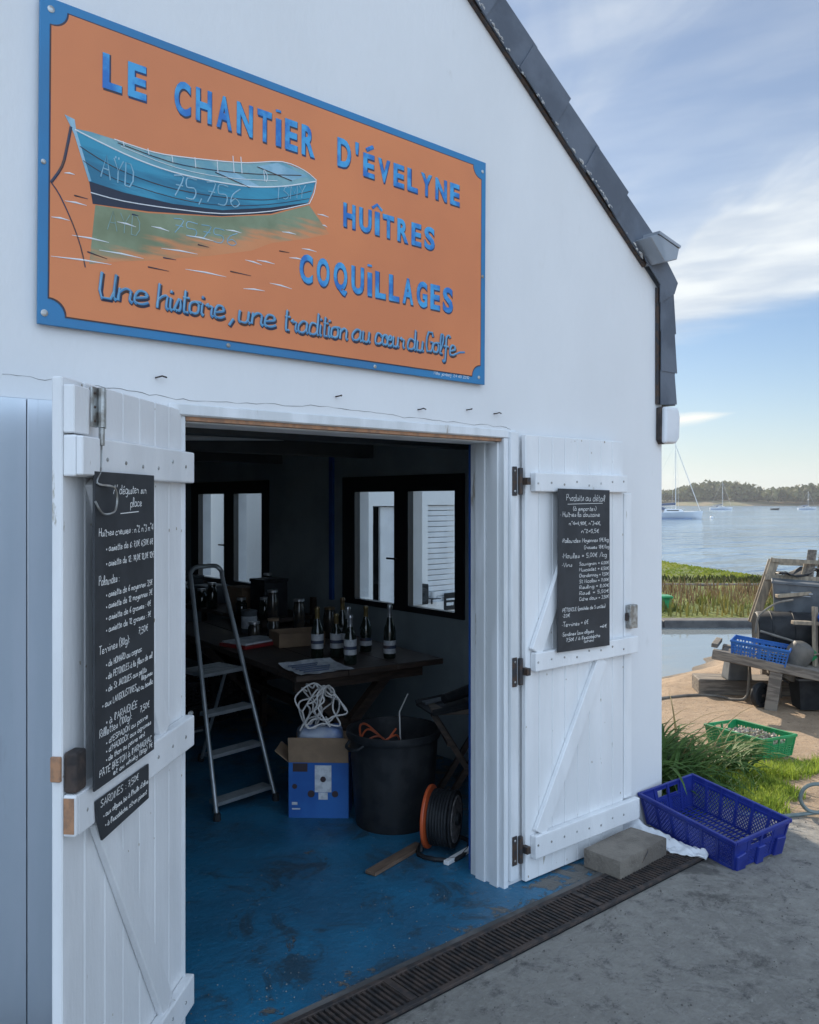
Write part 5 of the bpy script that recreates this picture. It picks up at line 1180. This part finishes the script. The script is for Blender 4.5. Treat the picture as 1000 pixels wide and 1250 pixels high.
mk('body', mb, BLACKPL, bk); mk('rim', MB().box(-.13, .13, -.13, -.115, .275, .295).box(-.13, .13, .115, .13, .275, .295).box(-.13, -.115, -.1149, .1149, .275, .295).box(.115, .13, -.1149, .1149, .275, .295), GREYPL, bk, bevel=.003)
sb = thing('support_block', 'tapered grey block under the left end of the low bench', 'block', cl(3.27, 8.52, GZ + .151), YAW)
mb = MB(); mb.add([(-.12, -.1, 0), (.12, -.1, 0), (.12, .1, 0), (-.12, .1, 0), (-.09, -.08, .22), (.11, -.08, .22), (.11, .08, .22), (-.09, .08, .22)], [(0, 3, 2, 1), (4, 5, 6, 7), (0, 1, 5, 4), (1, 2, 6, 5), (2, 3, 7, 6), (3, 0, 4, 7)])
mk('block', mb, GREYPL, sb, bevel=.01)
c3 = crate('oyster_crate', 'small bright blue crate on the low bench by the inlet', .50, .33, .16, .02, MIDBLUE, cl(3.30, 8.03, GZ + .435), (0, 0, 0), lattice='grid', feet=False)
c3.rotation_euler = (0, R(7), YAW + R(-28))
oy = MB(); rn = random.Random(4)
for k in range(120):
    x, y = rn.uniform(-.02, .21), rn.uniform(-.13, .13); M = Matrix.Translation((x, y, .05 + rn.uniform(0, .06) * (1 - abs(x - .1) * 3))) @ Euler((rn.uniform(-1, 1), rn.uniform(-1, 1), rn.uniform(0, 6))).to_matrix().to_4x4() @ Matrix.Scale(1.5, 4, (1, 0, 0))
    oy.lathe([(0, .012), (.02, .006), (.028, 0), (.016, -.008), (0, -.01)], 7, M=M)
oo = tag(mk('oysters', oy, mat('oyster_shell', (.16, .15, .14), (.05, .05, .05), rough=.7, scale=30)), 'dark oysters in the small blue crate', 'oysters', kind='stuff'); oo.matrix_world = Matrix.Translation(c3.location) @ c3.rotation_euler.to_matrix().to_4x4()
kb = tag(mk('timber_baulk', MB().box(-.55, 1.3, -.16, .16, 0, .165), GREYWOOD, bevel=.01), 'flat timber baulk on the sand behind the bench', 'timber'); kb.location = cl(3.45, 8.6, GZ - .015); kb.rotation_euler = (0, 0, YAW - R(6))
PALW = mat('pale_old_wood', (.34, .28, .205), (.22, .185, .14), rough=.85, scale=6, stretch=(6, 6, 1.5), bump=.002, bscale=40)
# heap behind
hp = cl(3.95, 8.8, GZ)
pa = thing('wooden_pallet', 'grey wooden pallet propped upright at the left of the heap', 'pallet', cl(3.72, 8.95, GZ + .80), YAW, rot=(R(-6), R(2), YAW - R(18)))
for y in (-.02, .30): mk('board', MB().beam((-.09, y, -.16), (.10, y, .53), .085, .05, up=(0, 1, 0)), PALW, pa, bevel=.004)
mk('top_rail', MB().box(.06, .85, -.06, -.047, .49, .53), PALW, pa); mk('top_rail', MB().box(.06, .85, .327, .34, .48, .53), PALW, pa); mk('upright', MB().beam((.30, .02, -.1), (.42, .02, .52), .07, .045, up=(0, 1, 0)), PALW, pa, bevel=.004); mk('middle_rail', MB().box(-.0, .85, -.06, -.046, .30, .36), PALW, pa)
for z in (-.02, .14, .30): mk('block', MB().box(-.045 + z * .275, .01 + z * .275, .03, .25, z, z + .05), PALW, pa, bevel=.003)
gt = thing('grey_tote', 'grey plastic tote box tilted on top of the heap', 'box', cl(3.98, 8.62, GZ + .80), YAW, rot=(0, R(3), YAW + R(-22)))
mb = MB(); mb.add([(-.27, -.16, 0), (.27, -.16, 0), (.27, .16, 0), (-.27, .16, 0), (-.30, -.19, .30), (.30, -.19, .30), (.30, .19, .30), (-.30, .19, .30)], [(0, 3, 2, 1), (0, 1, 5, 4), (1, 2, 6, 5), (2, 3, 7, 6), (3, 0, 4, 7), (4, 5, 6, 7)])
mk('body', mb, GREYPL, gt, bevel=.008); mk('rim', MB().box(-.31, .31, -.20, -.185, .285, .31).box(-.31, .31, .185, .20, .285, .31).box(-.31, -.295, -.184, .184, .285, .31).box(.295, .31, -.184, .184, .285, .31), GREYPL, gt, bevel=.003)
mk('pale_mark', MB().box(-.13, .07, -.1895, -.187, .205, .218).box(-.12, .05, -.188, -.1855, .18, .19), mat('faded_print', (.33, .35, .37), rough=.6), gt)
dm = thing('black_drum', 'black drum lying open end out in the heap', 'drum', cl(3.74, 8.35, GZ + .63), YAW, rot=(0, 0, YAW + R(-12)))
DM = Matrix.Rotation(math.pi / 2, 4, 'Y')
mk('shell', MB().lathe([(.12, -.30), (.195, -.33), (.21, -.31), (.21, .31), (.195, .33), (0, .33)], 30, M=DM), BLACKPL, dm, smooth=True)
for x in (-.2, 0., .2): mk('hoop', MB().tube([tuple(DM @ Vector((.212 * math.cos(a * .26), .212 * math.sin(a * .26), x))) for a in range(24)], .008, n=6, closed=True), BLACKPL, dm, smooth=True)
mk('handle', MB().tube(smoothpts([(-.36, -.17, .02), (-.33, -.20, .19), (-.18, -.19, .31), (-.02, -.18, .35)], 5), .010, n=8), HOSE, dm, smooth=True); mk('lever', MB().tube([(-.33, -.245, .05), (.05, -.27, -.06)], .012, n=8), HOSE, dm)
ft = thing('timber_trestle', 'weathered timber trestle carrying the drum and the tote', 'trestle', cl(3.95, 8.55, GZ), YAW, rot=(0, 0, YAW + R(-10)))
mk('rail', MB().box(-.40, .9, -.32, -.24, .24, .36), GREYWOOD, ft, bevel=.006); mk('rail', MB().box(-.40, .9, .22, .30, .24, .36), GREYWOOD, ft, bevel=.006)
for x in (-.3, .3, .8):
    for y in (-.23, .21): mk('post', MB().box(x - .045, x + .045, y - .008, y + .085, -.06, .239 if x < 0 else .86), GREYWOOD, ft, bevel=.005)
mk('deck', MB().box(-.30, .9, -.225, .21, .80 - .02, .82 - .022), GREYWOOD, ft); mk('brace', MB().beam((.28, -.30, .85), (-.35, -.30, .37), .05, .05), GREYWOOD, ft)
fl2 = thing('grey_float', 'faded grey oval float leaning before the drum', 'float', cl(3.60, 7.95, GZ + .44), YAW, rot=(R(8), R(28), YAW))
mk('float', MB().lathe([(.05, -.20), (.09, -.18), (.105, -.05), (.12, .08), (.10, .16), (.04, .19), (0, .195)], 20), mat('faded_float', (.13, .12, .105), (.09, .085, .075), rough=.6, scale=6), fl2, smooth=True)
mk('collar', MB().lathe([(.06, -.215), (.06, -.2)], 16), BLACKPL, fl2)
gg = lumpy_box(.20, .16, .12, amp=.02, rad=.04, sd=9)
go = tag(mk('green_bundle', gg, GREENPL, smooth=True), 'small green net bundle under the float', 'net bundle'); go.location = cl(3.70, 7.98, GZ + .42)
bb = lumpy_box(.30, .22, .50, amp=.035, rad=.09, sd=6)
bo = tag(mk('feed_sack', bb, mat('sack_print', (.46, .56, .70), (.02, .09, .42), rough=.4, scale=5, thr=(.46, .50)), smooth=True), 'white and blue printed sack at the right edge of the heap', 'sack'); bo.location = cl(4.03, 7.95, GZ + .42); bo.rotation_euler = (0, R(-6), YAW)
for k, (r_, f_, z_, sx, sz, a) in enumerate(((3.86, 8.22, .40, .42, .14, -14), (4.10, 8.25, .47, .40, .16, 10), (3.98, 8.20, .25, .36, .12, 25))):
    nb_ = tag(mk('mesh_bag', lumpy_box(sx, .26, sz, amp=.03, rad=.055, sd=20 + k), mat('bag_mesh', (.03, .032, .03), (.075, .07, .06), rough=.85, scale=60, bump=.01, bscale=70), smooth=True), ('dark oyster bag lying under the black drum', 'dark oyster bag by the blue and white sack', 'small dark oyster bag wedged between the trestle posts')[k], 'oyster bag', 'dark oyster bags in the heap'); nb_.location = cl(r_, f_, GZ + z_); nb_.rotation_euler = (R(4 * k), R(a * .4), YAW + R(a))
for k, (p, q, w_, lb_) in enumerate((((3.62, 8.06, .78), (4.25, 8.02, .76), .07, 'pale timber rail lying over the black drum'), ((3.80, 7.98, .34), (3.83, 8.05, .93), .06, 'pale upright post in front of the black drum'), ((3.95, 7.9, .36), (3.99, 8.0, 1.0), .07, 'rough upright post by the blue and white sack'), ((3.66, 8.5, .98), (4.3, 8.44, 1.05), .09, 'pale board lying along the front of the tote'))):
    a, b_ = Vector(cl(p[0], p[1], GZ + p[2])), Vector(cl(q[0], q[1], GZ + q[2]))
    tb_ = tag(mk('timber', MB().beam((0, 0, 0), b_ - a, w_, .035), PALW, bevel=.004), lb_, 'timber'); tb_.location = a
ro = MB(); rq = random.Random(77)
ro.tube(smoothpts([Vector(cl(3.72 + .10 * math.cos(a * .8) + rq.uniform(-.02, .02), 7.98 + .06 * math.sin(a * .8), GZ + .475 + .008 * (a % 4))) for a in range(30)], 4), .009, n=6)
tag(mk('rope_coil', ro, mat('old_rope', (.20, .17, .12), (.10, .09, .07), rough=.9, scale=40), smooth=True), 'coil of old rope on the bench behind the small blue crate', 'rope')
for k, (r0, z0, r1, z1, f_) in enumerate(((4.08, .90, 4.20, 1.42, 8.78), (4.22, .86, 4.34, 1.40, 8.82), (3.50, .36, 3.66, .70, 8.62))):
    pb = tag(mk('loose_board', MB().beam((0, 0, 0), Vector(cl(r1, f_ + .1, z1)) - Vector(cl(r0, f_, z0)), .09, .022), GREYWOOD, bevel=.003), ('grey board standing behind the tote, left one of the pair', 'grey board standing behind the tote at the picture edge', 'short grey board leaning by the pallet foot')[k], 'board'); pb.location = cl(r0, f_, GZ + z0)
tp = MB()
for i in range(15):
    for j in range(9): tp.v.append((-.35 + .7 * i / 14, -.2 + .4 * j / 8, .06 * math.cos(i * .7) * .5 + .07 * (1 - abs(i - 7) / 7) + mnoise.noise(Vector((i * .5, j * .6, 3))) * .04))
tp.f = [(i * 9 + j, i * 9 + j + 1, (i + 1) * 9 + j + 1, (i + 1) * 9 + j) for i in range(14) for j in range(8)]
to = tag(mk('black_tarpaulin', tp, BLACKPL, smooth=True), 'rumpled black tarpaulin lying behind the grey tote', 'tarpaulin'); to.location = cl(4.2, 9.0, GZ + 1.14); to.rotation_euler = (0, 0, YAW); to.modifiers.new('solid', 'SOLIDIFY').thickness = .006
lw = tag(mk('low_wall', MB().beam(cl(2.0, 21.1, -.40), cl(11.5, 21.1, -.40), .3, .16), STONE, bevel=.02), 'low grey stone wall behind the dry reeds', 'wall')
gb = thing('green_bin', 'green plastic bin among the reeds past the inlet', 'bin', cl(4.86, 16.6, -.36), YAW)
mk('body', MB().box(-.20, .20, -.15, .15, 0, .20), GREENPL, gb, bevel=.01); mk('lid', MB().box(-.23, .23, -.18, .18, .201, .25), GREENPL, gb, bevel=.01)

# ------------------------------------------------------------ boats on the water
HULLW = mat('hull_white', (.72, .76, .80), (.64, .69, .74), rough=.3, scale=.6); HULLB = mat('hull_blue', (.16, .26, .42), rough=.3); DECK = mat('deck_white', (.72, .74, .76), rough=.4); SPAR = mat('spar_white', (.70, .70, .68), rough=.4); SAILC = mat('sail_cover', (.08, .11, .18), rough=.7)
def hull_mesh(Lh, Bm, free, draft=.15, n=14):
    mb = MB(); secs = 7
    for i in range(n + 1):
        u = i / n; wd = Bm / 2 * (math.sin(math.pi * min(1, .12 + u * .88) ** .8) ** .75 if u < 1 else 0); wd = Bm / 2 * max(.0, (1 - ((u - .42) / .58) ** 2.4) if u > .42 else 1 - .28 * ((.42 - u) / .42) ** 2)
        sh = free * (1 + .28 * u * u)
        for k in range(secs):
            t = -1 + 2 * k / (secs - 1); a = abs(t); yy = wd * (1 if t > 0 else -1) * (a ** .55 if a else 0); zz = -draft + (sh + draft) * a ** 1.6
            mb.v.append((-Lh * .5 + Lh * u + (.35 * a * free if i == n else 0), yy, zz))
    mb.f = [(i * secs + k, i * secs + k + 1, (i + 1) * secs + k + 1, (i + 1) * secs + k) for i in range(n) for k in range(secs - 1)]
    mb.f += [(i * secs, (i + 1) * secs, (i + 1) * secs + secs - 1, i * secs + secs - 1) for i in range(n)] + [tuple(range(secs))]
    return mb
def sailboat(label, loc, rz, Lh, mast, hm, boom=True, jib=True):
    t = thing('sailing_boat', label, 'sailing boat', loc, rz, 'sailing boats moored on the bay'); fr = Lh * .10; Bm = Lh * .3
    h = mk('hull', hull_mesh(Lh, Bm, fr), hm, t, smooth=True)
    mk('waterline_stripe', MB().box(-Lh * .47, Lh * .30, -Bm * .40, Bm * .40, -.1, .07), HULLB, h)
    mk('cabin', MB().plate([(-Lh * .15, fr), (Lh * .2, fr * 1.1), (Lh * .14, fr * 1.55), (-Lh * .13, fr * 1.62)], -Bm * .26, Bm * .26), DECK, t, bevel=.05)
    mk('cabin_window', MB().box(-Lh * .10, Lh * .10, -Bm * .265, Bm * .265, fr * 1.28, fr * 1.42), BLACKPL, t)
    mx = Lh * .08; r = max(.05, Lh * .007)
    mk('mast', MB().tube([(mx, 0, fr * 1.4), (mx, 0, mast)], [r, r * .7], n=8), SPAR, t)
    if boom: mk('boom', MB().tube([(mx, 0, fr * 2.1), (-Lh * .36, 0, fr * 2.0)], r * .8, n=8), SPAR, t); mk('furled_sail', MB().tube([(mx - .1, 0, fr * 2.4), (-Lh * .1, 0, fr * 2.32), (-Lh * .35, 0, fr * 2.15)], [r * 3, r * 2.6, r * 1.4], n=8), SAILC if hm is HULLW else DECK, t, smooth=True)
    mk('forestay', MB().tube([(Lh * .49, 0, fr * 1.25), (mx, 0, mast * .97)], r * (.85 if jib else .35), n=6), SPAR, t); mk('backstay', MB().tube([(-Lh * .49, 0, fr), (mx, 0, mast)], r * .22, n=5), SPAR, t)
    mk('spreader', MB().tube([(mx, -Bm * .3, mast * .55), (mx, Bm * .3, mast * .55)], r * .4, n=6), SPAR, t); mk('sprayhood', MB().lathe([(Bm * .28, 0), (Bm * .24, fr * .3), (0, fr * .5)], 12, c=(-Lh * .16, 0, fr * 1.45)), SAILC, t, smooth=True)
    for s_ in (-1, 1): mk('shroud', MB().tube([(mx - .1, s_ * Bm * .45, fr), (mx, s_ * Bm * .3, mast * .55), (mx, 0, mast * .92)], r * .22, n=5), SPAR, t)
def bay(px, d, z=-.8): s_ = (px - 500) / 1040.; return (.759 * s_ * d + .651 * d, -.651 * s_ * d + .759 * d - 2.6, z)
sailboat('nearest white sailing boat moored beside the shed corner', bay(819, 122), YAW + R(6), 9.0, 10.9, HULLW)
sailboat('small distant sailing boat in the middle of the bay', bay(880, 255), YAW - R(8), 6.3, 8.6, HULLW, True, False)
sailboat('small distant sailing boat at the right edge of the bay', bay(985, 258), YAW + R(4), 5.6, 5.6, HULLW, True, False)
dg_ = thing('dinghy', 'tiny dark dinghy between the two distant sailing boats', 'dinghy', bay(946, 250), YAW)
mk('hull', hull_mesh(2.4, 1.2, .42, n=8), BLACKPL, dg_, smooth=True); mk('thwart', MB().box(-.3, .2, -.5, .5, .36, .41), GREYWOOD, dg_)
by = thing('mooring_buoy', 'small pale mooring buoy right of the nearest sailing boat', 'buoy', bay(869, 128), 0)
mk('ball', MB().lathe([(0, -.2), (.2, -.1), (.28, .08), (.2, .25), (.06, .33), (0, .33)], 14), DECK, by, smooth=True); mk('ring', MB().tube([(.07 * math.cos(a), 0, .38 + .07 * math.sin(a)) for a in [i * .7 for i in range(9)]], .02, n=5, closed=True), IRON, by)

# ------------------------------------------------------------ the air over the bay
hm = bpy.data.materials.new('thin_air'); hm.use_nodes = True; t = hm.node_tree; t.nodes.clear()
o_ = nd(t, 'ShaderNodeOutputMaterial'); pv = nd(t, 'ShaderNodeVolumePrincipled'); pv.inputs['Color'].default_value = (.86, .92, 1, 1); pv.inputs['Density'].default_value = .00032; pv.inputs['Anisotropy'].default_value = .2
t.links.new(pv.outputs[0], o_.inputs['Volume'])
hz_ = mk('haze', MB().box(-700, 1400, -1500, 1300, -6, 45), hm); hz_['kind'] = 'stuff'; hz_['label'] = 'thin pale air over the bay'; hz_['category'] = 'haze'
SC.cycles.volume_bounces = 0
